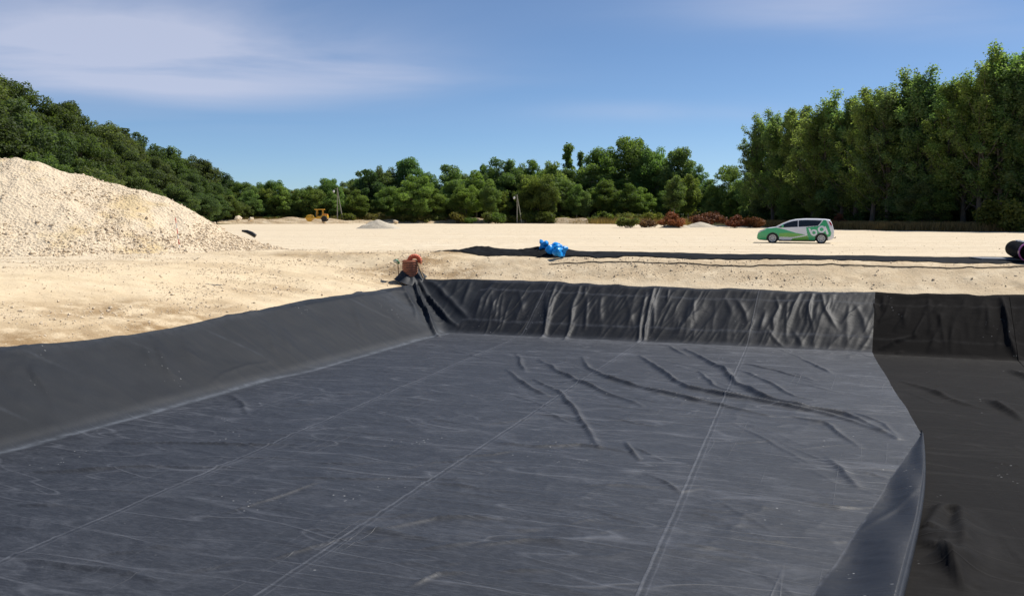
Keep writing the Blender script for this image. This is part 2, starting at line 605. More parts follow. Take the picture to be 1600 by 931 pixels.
def prof_near(d):
    return np.interp(d, [-99, 0, 4.0, 400], [FLOOR, FLOOR, 0, 0])


def pitH(x, y):
    u, v = to_uv(x, y)
    z = smax(prof_left(-u), prof_far(-v))
    z = smax(z, prof_near(v - V_NEAR))
    return smax(z, prof_near(u - U_FAR))


# wooded hillside on the left, gentle rise behind the right-hand wood
def hillH(x, y):
    along = np.interp(y, [0, 60, 110, 150, 190, 235, 300], [4, 13, 13.5, 11.0, 6.0, 1.5, 0.5])
    return along * sstep(-60, -92, x)


MOUNDS = []   # x, y, rx, ry, h, dirt


def H0(x, y):
    x = np.asarray(x, float); y = np.asarray(y, float)
    z = pitH(x, y) + hillH(x, y)
    for mx, my, rx, ry, h, _ in MOUNDS:
        z = z + h * np.exp(-((x - mx) / rx) ** 2 - ((y - my) / ry) ** 2)
    return z


def hit(px, py, tmax=400.0):
    d = ray(px, py)
    t = np.concatenate([np.arange(4, 60, 0.05), np.arange(60, tmax, 0.5)])
    p = np.array([0, 0, EYE])[None] + d[None] * t[:, None]
    below = p[:, 2] < H0(p[:, 0], p[:, 1])
    i = int(np.argmax(below)) if below.any() else len(t) - 1
    lo, hi = t[max(i - 1, 0)], t[i]
    for _ in range(25):
        m = (lo + hi) / 2
        q = np.array([0, 0, EYE]) + d * m
        if q[2] < float(H0(q[0], q[1])): hi = m
        else: lo = m
    return np.array([0, 0, EYE]) + d * hi


def hit_uv(px, py):
    q = hit(px, py)
    u, v = to_uv(q[0], q[1])
    return float(u), float(v)


for px, py, rx, ry, h, dd in ((650, 396, 1.3, 0.9, 0.30, 1.0), (700, 393, 0.9, 0.7, 0.14, 1.0), (600, 397, 1.6, 0.8, 0.10, 0.8)):
    q = at_z(px, py + 4, 0.0)
    MOUNDS.append((q[0], q[1], rx, ry, h, dd))

# wood edges in plan
RW = np.array([(30, 190), (43, 154), (45.5, 128), (48.5, 110), (53, 98), (60, 91), (90, 78)], float)   # foot of the right-hand wood


def rw_x(y):
    return np.interp(y, RW[::-1, 1], RW[::-1, 0])


def detail(x, y):
    u, v = to_uv(x, y)
    near = sstep(60, 25, np.hypot(x, y - 18))
    ap = sstep(0.2, 2.8, np.maximum(-u, -v)) * near
    lump = (fbm(x * 0.8, y * 0.8, 3, 4) - 0.5) * 0.15 + (fbm(x * 3.1, y * 3.1, 9, 3) - 0.5) * 0.075
    flat = (fbm(x * 0.12, y * 0.12, 5, 3) - 0.5) * 0.10 + (fbm(x * 1.7, y * 1.7, 31, 3) - 0.5) * 0.035
    apron = np.maximum(sstep(17, 14, -u) * sstep(1.0, 3.0, -u), sstep(8.6, 6.5, -v) * sstep(1.5, 3.2, -v))
    # scrape marks of the excavator teeth running down the left apron
    gro = np.abs(np.sin(v * 2.1 + 2.5 * fbm(u * 0.3, v * 0.3, 77, 2))) ** 0.6
    gro = (gro - 0.7) * 0.07 * sstep(9, 5, -u) * sstep(1.5, 3, -u) * sstep(0.45, 0.65, vnoise(v * 0.25, u * 0.1, 5))
    return (lump * apron + gro) * ap + flat * sstep(0.0, 2.0, np.maximum(-u, -v))


# ------------------------------------------------------------------ ground
def axis(fine0, fine1, step, far0, far1):
    a = list(np.arange(fine0, fine1 + 1e-6, step))
    s = step; x = fine1
    while x < far1:
        s = min(s * 1.09, 60); x += s; a.append(x)
    s = step; x = fine0
    while x > far0:
        s = min(s * 1.09, 60); x -= s; a.insert(0, x)
    return np.array(a)


gx = axis(-21, 26, 0.135, -1900, 1900)
gy = axis(13.5, 40, 0.135, -700, 2600)
GX, GY = np.meshgrid(gx, gy, indexing='ij')
x, y = GX.ravel(), GY.ravel()
z = H0(x, y) + detail(x, y)
me = mesh_np('ground', np.stack([x, y, z], 1), grid_faces(len(gx), len(gy)), [M['ground']], smooth=True)
u, v = to_uv(x, y)
edge_n = (fbm(x * 0.2, y * 0.2, 44, 3) - 0.5) * 3
veg = np.maximum.reduce([
    sstep(-1.0, 1.0, x + np.interp(y, [85, 110, 150], [9.0, 8.5, 5.0]) - rw_x(y) + edge_n * 0.3),
    sstep(-1.5, 1.5, -57.5 - x + edge_n),
    sstep(-1.0, 1.0, y - 190 + edge_n),
    sstep(-1, 1, -40 - y)])
dirt = np.zeros_like(x)
for mx, my, rx, ry, h, dd in MOUNDS:
    dirt = np.maximum(dirt, dd * np.exp(-((x - mx) / (rx * 1.3)) ** 2 - ((y - my) / (ry * 1.2)) ** 2))
q = hit(715, 425); dirt = np.maximum(dirt, 0.75 * np.exp(-((x - q[0]) / 1.7) ** 2 - ((y - q[1]) / 1.3) ** 2))
q = hit(610, 440); dirt = np.maximum(dirt, 0.7 * np.exp(-((x - q[0]) / 0.8) ** 2 - ((y - q[1]) / 0.8) ** 2))
for px, py, rr, dd in ((170, 485, 1.6, .8), (215, 480, 1.2, .8), (105, 492, 1.0, .7), (285, 490, 1.1, .9), (30, 535, 1.6, .9), (240, 515, 1.4, .9), (130, 528, 1.3, .7), (60, 480, 1.0, .5), (350, 480, 1.0, .6), (400, 455, 1.0, .5), (450, 450, 1.0, .5)):
    q = hit(px, py); dirt = np.maximum(dirt, dd * np.exp(-((x - q[0]) / rr) ** 2 - ((y - q[1]) / rr) ** 2))
for px, py, rx, dd in ((470, 397, 3.2, .55), (560, 396, 2.6, .6), (400, 400, 2.5, .4)):
    q = hit(px, py); dirt = np.maximum(dirt, dd * np.exp(-((x - q[0]) / rx) ** 2 - ((y - q[1]) / 0.9) ** 2))
q = hit(300, 412); dirt = np.maximum(dirt, 0.25 * np.exp(-((x - q[0]) / 9) ** 2 - ((y - q[1]) / 0.9) ** 2))
dirt = np.maximum(dirt, 0.32 * sstep(8.2, 6.5, -v) * sstep(2.6, 3.4, -v) * sstep(-2, 1, u))
attr(me, 'fresh', np.maximum(sstep(16, 9, -u) * sstep(0.5, 2, -u), 0.6 * sstep(8.4, 6, -v) * sstep(1, 3, -v)) * sstep(-9, -6, v)); attr(me, 'veg', veg); attr(me, 'dirt', dirt)
tag(obj('ground', me), 'pale sandy ground of the cleared field and pit banks', kind='structure')

# ------------------------------------------------------------------ liner sheets in the pit
RIDGES = []    # (polyline in (u, v), width, height)


def ridge(pts, w, h, skew=0.0):
    RIDGES.append((np.array([hit_uv(*p) for p in pts]), w, h, skew))


# long soft folds across the floor
ridge([(845, 565), (874, 586), (906, 601), (1003, 639)], 0.13, 0.075)
ridge([(909, 560), (922, 580), (954, 597), (1019, 615), (1100, 633), (1199, 656)], 0.13, 0.085)
ridge([(1000, 560), (1049, 597), (1075, 611), (1131, 622), (1225, 639), (1300, 656), (1375, 680)], 0.14, 0.10)
ridge([(1071, 549), (1127, 579), (1150, 605), (1195, 627), (1262, 644), (1319, 654), (1375, 678), (1400, 692)], 0.15, 0.11)
ridge([(1154, 582), (1210, 605), (1240, 624), (1274, 631)], 0.10, 0.05)
ridge([(1157, 571), (1210, 582), (1270, 599)], 0.10, 0.05)
ridge([(1259, 567), (1296, 586)], 0.12, 0.05)
ridge([(1041, 543), (1071, 558)], 0.12, 0.05)
ridge([(1090, 585), (1115, 605), (1150, 618)], 0.10, 0.05)
ridge([(793, 580), (809, 596), (832, 612), (854, 622)], 0.12, 0.065)
ridge([(806, 556), (821, 583)], 0.12, 0.06)
ridge([(835, 596), (871, 615), (890, 638), (919, 680), (935, 704)], 0.10, 0.075)
ridge([(772, 696), (840, 703), (910, 700), (990, 712)], 0.11, 0.042)
ridge([(975, 695), (985, 710), (995, 725)], 0.05, 0.05)
ridge([(1290, 722), (1320, 748), (1345, 770)], 0.14, 0.05)
ridge([(1230, 655), (1290, 668), (1340, 705)], 0.10, 0.04)
ridge([(1335, 650), (1380, 668), (1400, 688)], 0.08, 0.035)
ridge([(0, 872), (100, 887), (270, 914)], 0.10, 0.045)
ridge([(0, 745), (225, 732), (350, 733), (380, 730)], 0.10, 0.04)
ridge([(120, 695), (350, 696), (495, 700)], 0.08, 0.035)
ridge([(430, 751), (600, 752), (750, 758)], 0.04, 0.03)
ridge([(125, 765), (240, 772)], 0.05, 0.02)
ridge([(0, 792), (90, 791), (150, 795)], 0.05, 0.025)
ridge([(0, 828), (60, 832)], 0.05, 0.025)
ridge([(360, 620), (375, 632), (386, 652)], 0.12, 0.05)
ridge([(350, 805), (450, 775), (500, 758)], 0.06, 0.03)
ridge([(420, 880), (520, 850), (560, 846)], 0.06, 0.03)
ridge([(560, 840), (680, 815), (800, 818)], 0.07, 0.035)
ridge([(640, 925), (680, 906), (730, 903)], 0.05, 0.035)
ridge([(740, 860), (830, 850), (900, 855)], 0.06, 0.03)
ridge([(1010, 745), (1060, 775), (1100, 770)], 0.06, 0.03)
ridge([(1040, 855), (1130, 868), (1190, 885)], 0.07, 0.03)
ridge([(1260, 790), (1310, 800), (1350, 800)], 0.08, 0.03)
for k in range(150):
    px = rng.uniform(-40, 1400); py = 540 + 380 * rng.random() ** 1.15
    if py < 527 + max(0, (680 - px)) * 0.28 + 14: continue
    L = rng.uniform(35, 140); sl = rng.normal(0.02, 0.12) if px < 800 else rng.normal(0.22, 0.2)
    ridge([(px, py), (px + L * .5, py + L * .5 * sl + rng.normal(0, 2)), (px + L, py + L * sl)], rng.uniform(0.06, 0.10), rng.uniform(0.008, 0.024))
# stretched folds hanging down the far bank
for pts, w, h in (
        ([(869, 444), (858, 480), (843, 532)], 0.10, 0.16), ([(880, 447), (866, 470), (856, 500)], 0.08, 0.08),
        ([(903, 452), (893, 490), (882, 534)], 0.09, 0.15), ([(913, 450), (911, 466)], 0.07, 0.06),
        ([(1021, 455), (1012, 490), (1006, 520), (1004, 536)], 0.09, 0.18), ([(1009, 462), (1000, 500), (994, 538)], 0.08, 0.13),
        ([(1045, 456), (1042, 475)], 0.07, 0.06), ([(820, 470), (806, 505)], 0.12, 0.07), ([(770, 445), (752, 470), (745, 500)], 0.14, 0.08),
        ([(700, 442), (690, 455)], 0.1, 0.06), ([(716, 440), (708, 462)], 0.12, 0.06), ([(735, 442), (722, 478)], 0.12, 0.07),
        ([(1212, 470), (1218, 485), (1208, 502), (1210, 525)], 0.09, 0.07), ([(1252, 458), (1243, 480), (1231, 512)], 0.09, 0.08),
        ([(1270, 460), (1265, 485), (1270, 522)], 0.08, 0.07), ([(1283, 462), (1290, 490), (1308, 518)], 0.09, 0.06),
        ([(1195, 490), (1189, 520)], 0.10, 0.08), ([(1150, 470), (1163, 495), (1168, 510)], 0.12, 0.07), ([(1100, 485), (1068, 508), (1060, 528)], 0.12, 0.07),
        ([(1195, 540), (1203, 525), (1222, 545)], 0.10, 0.07), ([(1240, 520), (1255, 545)], 0.1, 0.05), ([(1085, 470), (1087, 505)], 0.1, 0.05)):
    ridge(pts, w, h)
for k in range(46):
    px = rng.uniform(735, 1345); t0 = rng.uniform(0, .5); yt = 440 + (px - 730) * 0.035; Lp = rng.uniform(25, 60); dx = rng.normal(-6, 10)
    ridge([(px, yt + 8 + 40 * t0), (px + dx * .6, yt + 8 + 40 * t0 + Lp * .5), (px + dx, min(yt + 90, yt + 8 + 40 * t0 + Lp))], rng.uniform(.07, .14), rng.uniform(.02, .055))
# gathered folds in the corner below the pipe
ridge([(643, 438), (652, 462), (666, 492), (684, 528)], 0.09, 0.26)
ridge([(650, 438), (668, 468), (690, 492), (712, 512)], 0.09, 0.20)
ridge([(668, 440), (700, 470), (735, 500)], 0.15, 0.12)
ridge([(625, 447), (640, 470), (655, 505)], 0.16, 0.10)
# left bank
ridge([(330, 602), (350, 585), (390, 570), (425, 566)], 0.06, 0.016)
for k in range(14):
    px = rng.uniform(20, 600); yt = np.interp(px, [0, 160, 300, 400, 590], [552, 537, 512, 494, 460]); L = rng.uniform(30, 80)
    ridge([(px, yt + rng.uniform(5, 30)), (px + L * .35, yt + 25 + L * .6)], rng.uniform(.12, .25), rng.uniform(.012, .03))
RIDGES_DARK = []
_keep = RIDGES; RIDGES = RIDGES_DARK
for pts, w, h in (
        ([(1362, 462), (1366, 480), (1370, 500)], 0.10, 0.10), ([(1382, 460), (1380, 485)], 0.10, 0.10), ([(1393, 465), (1386, 490), (1375, 506)], 0.10, 0.12),
        ([(1415, 485), (1412, 500), (1398, 516)], 0.10, 0.10), ([(1472, 475), (1458, 492)], 0.10, 0.12), ([(1445, 495), (1428, 520), (1425, 530)], 0.10, 0.14),
        ([(1425, 526), (1395, 535), (1375, 548)], 0.10, 0.12), ([(1468, 490), (1474, 515)], 0.10, 0.08), ([(1467, 520), (1450, 552)], 0.12, 0.09),
        ([(1538, 470), (1525, 490)], 0.12, 0.08), ([(1545, 475), (1543, 520)], 0.12, 0.09), ([(1505, 470), (1500, 500)], 0.14, 0.06),
        ([(1565, 466), (1572, 500), (1578, 535), (1592, 562)], 0.13, 0.36), ([(1400, 555), (1412, 552)], 0.1, .06),
        ([(1408, 596), (1450, 610), (1500, 632), (1535, 640)], 0.16, 0.09), ([(1540, 625), (1600, 660)], 0.16, 0.12), ([(1580, 580), (1620, 600)], 0.2, 0.15),
        ([(1445, 845), (1470, 800), (1500, 805), (1512, 850), (1508, 900)], 0.17, 0.15), ([(1462, 868), (1482, 850), (1486, 900)], 0.50, 0.20), ([(1450, 858), (1470, 866), (1488, 890), (1510, 925)], 0.15, 0.12)):
    ridge(pts, w, h)
for k in range(30):
    px = rng.uniform(1380, 1640); py = rng.uniform(575, 900); L = rng.uniform(40, 110); sl = rng.normal(0.35, 0.2)
    ridge([(px, py), (px + L, py + L * sl)], rng.uniform(.08, .16), rng.uniform(.01, .03))
for k in range(26):
    px = rng.uniform(1360, 1640); L = rng.uniform(20, 60); py = rng.uniform(468, 510)
    ridge([(px, py), (px + rng.normal(-10, 10), py + L)], rng.uniform(.08, .14), rng.uniform(.03, .07))
RIDGES = _keep


SUN_SIDE = _inv @ np.array([0.94, 0.34])    # roughly towards the sun; folds are shaped steeper opposite it, for shadow lines


def add_ridges(u, v, rid):
    h = np.zeros_like(u)
    for P, w, hh, skew in rid:
        m = w * 3.2
        s = np.where((u > P[:, 0].min() - m) & (u < P[:, 0].max() + m) & (v > P[:, 1].min() - m) & (v < P[:, 1].max() + m))[0]
        if not len(s): continue
        uu = u[s] + 0.10 * (vnoise(u[s] * 1.3, v[s] * 1.3, 3) - 0.5); vv = v[s] + 0.10 * (vnoise(u[s] * 1.3, v[s] * 1.3, 4) - 0.5)
        if P[:, 1].mean() > 0 and P[:, 0].mean() > 0 and w < 0.16: w = max(w * 0.68, 0.045)
        if P[:, 1].mean() < -0.2 and P[:, 0].mean() > 0.8: hh = hh * 0.68      # taut on the far bank
        best = np.full(len(s), 1e9); tt = np.zeros(len(s)); sid = np.zeros(len(s))
        seg = np.linalg.norm(np.diff(P, axis=0), axis=1); tot = max(seg.sum(), 1e-6); acc = 0
        for a, b, L in zip(P[:-1], P[1:], seg):
            d = b - a
            t = np.clip(((uu - a[0]) * d[0] + (vv - a[1]) * d[1]) / max(L * L, 1e-9), 0, 1)
            dist = np.hypot(uu - a[0] - t * d[0], vv - a[1] - t * d[1])
            k = dist < best
            sid = np.where(k, (uu - a[0] - t * d[0]) * SUN_SIDE[0] + (vv - a[1] - t * d[1]) * SUN_SIDE[1], sid)
            best = np.where(k, dist, best); tt = np.where(k, (acc + t * L) / tot, tt); acc += L
        env = np.clip(np.sin(np.clip(tt, 0.03, 0.97) * math.pi), 0, 1) ** 0.5
        env *= 0.7 + 0.6 * vnoise(uu * 2.2, vv * 2.2, 8)
        steep = np.where(sid > 0, 0.9, 0.52)       # steeper away from the sun, shaped to give a shade line
        h[s] += hh * env * (0.85 * np.exp(-(best / (w * steep)) ** 1.5) + 0.15 * np.exp(-(best / w) ** 2))
    return h


def ripple(u, v):
    """small creases: across the floor, and down the banks"""
    fl = sstep(-0.3, 0.4, np.minimum(u, v))
    n = fbm(u * 0.45 + 0.12 * v, v * 2.6, 21, 3)
    r1 = (1 - np.abs(2 * n - 1)) ** 4
    n2 = fbm(u * 0.9, v * 0.8, 28, 3)
    r2 = (1 - np.abs(2 * n2 - 1)) ** 6
    amp = 0.25 + 0.75 * sstep(0.35, 0.65, vnoise(u * 0.25, v * 0.3, 6))
    floor = (r1 * 0.016 + r2 * 0.012) * amp + (fbm(u * 0.5, v * 0.5, 50, 3) - 0.5) * 0.03
    n3 = fbm(u * 2.2 + 0.5 * v, v * 0.55, 33, 3)
    far = (1 - np.abs(2 * n3 - 1)) ** 3 * 0.035 + (fbm(u * 1.1, v * 0.9, 51, 3) - 0.5) * 0.07
    n4 = fbm(u * 0.8, v * 1.0, 36, 3)
    left = (n4 - 0.5) * 0.06 + (1 - np.abs(2 * fbm(u * 0.5, v * 1.8, 38, 3) - 1)) ** 4 * 0.012
    wf = sstep(0.1, -0.4, v); wl_ = sstep(0.1, -0.4, u) * (1 - wf)
    return floor * fl + far * wf + left * wl_


# where the sheet ends up the banks (from the uneven top edge)
eL = np.array([hit_uv(*p) for p in ((0, 546), (80, 539), (160, 531), (230, 521), (300, 507), (355, 495), (400, 488), (440, 478), (480, 470), (540, 462), (590, 455), (615, 447))])
eF = np.array([hit_uv(*p) for p in ((655, 436), (690, 438), (730, 437), (780, 439), (840, 440), (900, 444), (960, 447), (1040, 450), (1120, 452), (1200, 455), (1280, 457), (1352, 458), (1420, 460), (1500, 462), (1600, 463))])
eL = eL[np.argsort(eL[:, 1])]; eF = eF[np.argsort(eF[:, 0])]


def topL(v):
    return np.interp(v, eL[:, 1], -eL[:, 0], left=-eL[0, 0], right=-eL[-1, 0]) + 0.05 * (vnoise(v * 1.7, v * 0, 2) - 0.5)


def topF(u):
    return np.interp(u, eF[:, 0], -eF[:, 1]) + 0.08 * (vnoise(u * 1.9, u * 0, 12) - 0.5)


def uv_floor(px, py):
    q = at_z(px, py, FLOOR); a, b = to_uv(q[0], q[1]); return float(a), float(b)


SEAM_A = [uv_floor(1165, 548), uv_floor(1000, 931)]
SEAM_B = [uv_floor(990, 546), uv_floor(420, 931)]
SEAM_C = [uv_floor(745, 560), uv_floor(35, 875)]
EDGE = [uv_floor(1361, 557), uv_floor(1440, 690)]
FOLD0 = uv_floor(1440, 688); FOLD1 = uv_floor(1408, 931); FLAP1 = uv_floor(1283, 931)


def line_u(L, v):
    (u0, v0), (u1, v1) = L[0], L[-1]
    return np.where(v > 0, u0 + (u1 - u0) * (v - v0) / (v1 - v0), u0 + (u1 - u0) * (0 - v0) / (v1 - v0))


def edge_u(v):
    e = line_u(EDGE, v) + 0.04 * (vnoise(v * 0.9, v * 0, 41) - 0.5)
    f = FOLD0[0] + (FOLD1[0] - FOLD0[0]) * (v - FOLD0[1]) / (FOLD1[1] - FOLD0[1])
    f = f + 0.10 * np.sin(np.clip((v - FOLD0[1]) / (FOLD1[1] - FOLD0[1]), 0, 1.2) * math.pi)
    return np.where(v < FOLD0[1], e, np.minimum(e, f))


V_END = V_NEAR + 3.6


def sheet(name, ulo, uhi, mat, parent, du=0.030, dv=0.042, lift=0.03, rid=None, seam=True, top=None, left=False, v_end=V_END, fac=1.0):
    """one welded width of cloth lying on the pit floor and up the bank"""
    vv = np.concatenate([np.linspace(-1, 0, 64, endpoint=False), np.arange(0, 22.4, dv), np.arange(22.4, v_end, 0.25)])
    lo, hi = ulo(np.maximum(vv, 0)), uhi(np.maximum(vv, 0))
    nu = int(np.max(hi - lo) / du) + 2
    s_u = np.linspace(0, 1, nu)
    S, V = np.meshgrid(s_u, vv, indexing='ij')
    U = lo[None] + (hi - lo)[None] * S
    tf = topF(U) if top is None else top(U)
    V = np.where(V < 0, V * tf, V)
    u, v = U.ravel(), V.ravel()
    x, y = from_uv(u, v)
    base = H0(x, y)
    rp = ripple(u, v) * fac
    h = base + lift + rp + add_ridges(u, v, rid)
    # the sheet lies on the ground at its upper hem
    hem = sstep(0.25, 0.0, (V / np.maximum(tf, 0.1) + 1).ravel() * 2.7)
    if left: hem = np.maximum(hem, sstep(0.25, 0.0, (u - np.repeat(lo[None], nu, 0).ravel())))
    det = detail(x, y)
    h = h * (1 - hem) + (base + np.maximum(det, 0) + 0.035) * hem
    h = np.maximum(h, base + np.maximum(det, -0.05) + 0.02)
    me = mesh_np(name, np.stack([x, y, h], 1), grid_faces(nu, len(vv), True), [mat], smooth=True)
    attr(me, 'pit', np.stack([u, v, h * 0], 1), 'FLOAT_VECTOR')
    d = np.zeros_like(u)
    if seam:
        su = (U - lo[None]); sd = (hi[None] - U)
        d = (np.exp(-(su / 0.22) ** 2) * 0.12).ravel()
    # chalk silt along the foot of the banks, dusty band near the far end, hem dust
    d = np.maximum(d, 0.55 * np.exp(-((v - 0.15) / 0.10) ** 2) * (u > -0.3))
    d = np.maximum(d, 0.75 * np.exp(-((np.maximum(u, -1) - 0.05 - 0.25 * (vnoise(v * .5, v * 0, 5) - .5)) / 0.10) ** 2) * (v > 0))
    d = np.maximum(d, 0.22 * np.exp(-(v / 1.0) ** 2) * sstep(-0.4, 0.1, v))
    if not left:
        wall = (-V / np.maximum(tf, .1)).ravel()
        d = np.maximum(d, 0.34 * np.exp(-((wall - 0.80) / 0.016) ** 2))
        d = np.maximum(d, 0.30 * np.exp(-((wall - 0.26) / 0.018) ** 2))
        d = np.maximum(d, 0.45 * sstep(0.90, 1.0, wall) * np.exp(-((u - 1.8) / 1.6) ** 2))
        d = np.maximum(d, 0.30 * sstep(0.94, 1.0, wall))
        d = np.maximum(d, np.clip(add_ridges(u, v, rid) * 1.6, 0, 0.28) * sstep(0.0, -0.3, v))
    if left:
        stripe = np.exp(-((np.mod(v * 0.42 + 0.25 * u, 1.0) - 0.5) / 0.020) ** 2) * 0.22 * sstep(-0.4, -1.0, u) * sstep(.4, .7, vnoise(u * .8, v * .8, 14))
        d = np.maximum(d, stripe)
        d = np.maximum(d, 0.20 * sstep(0.35, 0.0, u - np.repeat(lo[None], nu, 0).ravel()))
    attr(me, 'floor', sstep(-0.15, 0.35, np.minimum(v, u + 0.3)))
    attr(me, 'seam_d', (U - lo[None]).ravel() if seam else u * 0 + 9)
    attr(me, 'dust', d * (0.4 if mat is M['dark'] else 1.0))
    return obj(name, me, parent)


liner = thing('pond_liner', 'large dusty blue-grey geotextile sheet lining the pit floor and two banks', 'liner', (0, 0, 0))
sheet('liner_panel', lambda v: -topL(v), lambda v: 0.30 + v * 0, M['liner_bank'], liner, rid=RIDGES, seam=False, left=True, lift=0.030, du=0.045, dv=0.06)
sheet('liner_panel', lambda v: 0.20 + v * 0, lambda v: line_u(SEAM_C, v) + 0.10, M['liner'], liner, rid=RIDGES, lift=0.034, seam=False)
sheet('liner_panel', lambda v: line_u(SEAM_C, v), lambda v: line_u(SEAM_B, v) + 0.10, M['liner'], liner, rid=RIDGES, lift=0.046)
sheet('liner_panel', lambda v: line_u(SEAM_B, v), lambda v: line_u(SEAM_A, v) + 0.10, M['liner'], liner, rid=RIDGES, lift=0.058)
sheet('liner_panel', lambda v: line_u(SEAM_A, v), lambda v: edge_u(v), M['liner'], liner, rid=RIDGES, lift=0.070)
# the free corner of the sheet is turned back on itself
sv = np.linspace(0, 1.25, 130); sw = np.linspace(0, 1, 60)
SV, SW = np.meshgrid(sv, sw, indexing='ij')
v = FOLD0[1] + (FOLD1[1] - FOLD0[1]) * SV
ue = edge_u(v)
wid = np.maximum(ue - (FOLD0[0] + (FLAP1[0] - FOLD0[0]) * (v - FOLD0[1]) / (FLAP1[1] - FOLD0[1])), 0.02)
rr = 0.022 + 0.055 * np.clip(SV, 0, 1) ** 0.8
ang = np.clip(SW / 0.22, 0, 1) * math.pi
q = np.clip((SW - 0.22) / 0.78, 0, 1)
uu = np.where(SW < 0.22, ue + rr * np.sin(ang) * 0.9, ue - q * (wid + 0.03 * (vnoise(v * 1.1, v * 0, 71) - .5)))
top_z = 2 * rr * (1 - sstep(0.0, 1.0, q)) ** 1.3 + 0.018
zz = np.where(SW < 0.22, rr * (1 - np.cos(ang)) + 0.0, top_z)
zz = zz + 0.03 * np.sin(v * 2.3 + q * 3) * sstep(0.1, 0.5, SV) * np.where(SW > .22, np.sin(q * math.pi), 0) + 0.025 * np.exp(-((SV - 0.55 - 0.25 * q) / 0.03) ** 2) * np.where(SW > .22, np.sin(q * math.pi), 0)
x, y = from_uv(uu.ravel(), v.ravel())
ul = uu.ravel(); vl = v.ravel()
zz = zz.ravel() + H0(x, y) + 0.066 + np.where(SW.ravel() > .22, np.maximum(ripple(ul, vl) + add_ridges(ul, vl, RIDGES), 0) + 0.01, 0)
me = mesh_np('folded_corner', np.stack([x, y, zz], 1), grid_faces(len(sv), len(sw)), [M['liner_under']], smooth=True)
attr(me, 'pit', np.stack([ul, vl, ul * 0], 1), 'FLOAT_VECTOR')
dd = np.maximum(0.5 * np.exp(-((SW - 0.985) / 0.02) ** 2), 0.10 * np.exp(-((SW - .15) / 0.06) ** 2)).ravel()
attr(me, 'dust', dd); attr(me, 'floor', np.full(len(me.vertices), 0.5)); attr(me, 'seam_d', np.full(len(me.vertices), 9.0))
tag(obj('folded_corner', me, liner), 'free corner of the sheet folded back, underside up')

dark = thing('dark_underlay', 'black geotextile sheet on the right side of the pit, partly under the dusty one', 'underlay', (0, 0, 0))
uf = hit_uv(1576, 520)[0]
sheet('underlay_panel', lambda v: line_u(EDGE, v) - 0.9 - 2.2 * sstep(8, 14, v), lambda v: uf + 0.25 + v * 0, M['dark'], dark, rid=RIDGES_DARK, lift=0.008, seam=False, du=0.05, dv=0.055, fac=0.6)
sheet('underlay_panel', lambda v: uf + 0.15 + v * 0, lambda v: uf + 4.6 + v * 0, M['dark'], dark, rid=RIDGES_DARK, lift=0.034, seam=False, du=0.09, dv=0.09, fac=0.6)
sheet('underlay_panel', lambda v: uf + 4.5 + v * 0, lambda v: uf + 9.4 + v * 0, M['dark'], dark, rid=RIDGES_DARK, lift=0.064, seam=False, du=0.15, dv=0.12, fac=0.6)

# ------------------------------------------------------------------ black strip on the plateau, its roll and crumpled end
def n_of(q):
    u, v = to_uv(q[0], q[1]); return float(u), float(v)


s_u0 = n_of(at_z(885, 397, 0))[0]
s_vn = n_of(at_z(1000, 402.5, 0))[1]; s_vf = s_vn - 3.9
s_u1 = n_of(at_z(1582, 407, 0))[0]
print('strip', s_u0, s_u1, s_vn, s_vf)


def lay(name, u0, u1, v0, v1, du, dv, hfun, mat, parent):
    ua = np.arange(u0, u1 + du, du); va = np.arange(v0, v1 + dv, dv)
    U, V = np.meshgrid(ua, va, indexing='ij')
    ed = 0.10 * (fbm(U * 0.8, U * 0, 61, 3) - 0.5)
    tv = (V - v0) / (v1 - v0)
    V2 = V + ed * 2
    u, v = U.ravel(), V2.ravel()
    x, y = from_uv(u, v)
    z = H0(x, y) + detail(x, y) + 0.02 + hfun(U, V, tv).ravel()
    me = mesh_np(name, np.stack([x, y, z], 1), grid_faces(len(ua), len(va), True), [mat], smooth=True)
    attr(me, 'pit', np.stack([u, v, u * 0], 1), 'FLOAT_VECTOR'); attr(me, 'dust', u * 0); attr(me, 'floor', np.full(len(me.vertices), 0.5)); attr(me, 'seam_d', np.full(len(me.vertices), 9.0))
    return obj(name, me, parent)


strip = thing('unrolled_strip', 'long black geotextile strip laid flat along the sand beyond the pit', 'fabric strip')
lay('cloth', s_u0 - 0.6, s_u1 + 0.9, s_vf, s_vn, 0.07, 0.07,
    lambda U, V, t: np.maximum(0, (fbm(U * 0.35, V * 0.8, 91, 3) - 0.46)) * 0.10 * sstep(s_u1 - .5, s_u1 - 6, U) + 0.05 * np.exp(-(t / 0.10) ** 2) * sstep(0.35, 0.6, vnoise(U * 0.16, U * 0, 4)), M['strip'], strip)
q = at_z(1525, 404, 0.03); pu, pv = n_of(q)
pm = MB()
quad = [(pu - 0.2, pv - 0.5), (pu + 1.3, pv - 0.5), (pu + 1.6, pv + 0.9), (pu + 0.15, pv + 0.9)]
M['patch'] = simple('pale_grey_backing', (0.16, 0.165, 0.18), 0.45, var=0.1)
pts = []
for a, b in quad:
    xx, yy = from_uv(a, b); pts.append((xx, yy, 0.075))
for p in list(pts): pts.append((p[0], p[1], 0.03))
pm.add(pts, [(0, 1, 2, 3), (7, 6, 5, 4), (0, 4, 5, 1), (1, 5, 6, 2), (2, 6, 7, 3), (3, 7, 4, 0)])
tag(pm.build('pale_patch', M['patch'], strip), 'pale grey patch next to the roll')

# crumpled end piled up at the left
heap = thing('crumpled_fabric', 'crumpled heap of black geotextile at the left end of the strip', 'fabric')
c_u0 = n_of(at_z(698, 395, 0))[0]; c_u1 = n_of(at_z(868, 398, 0))[0]


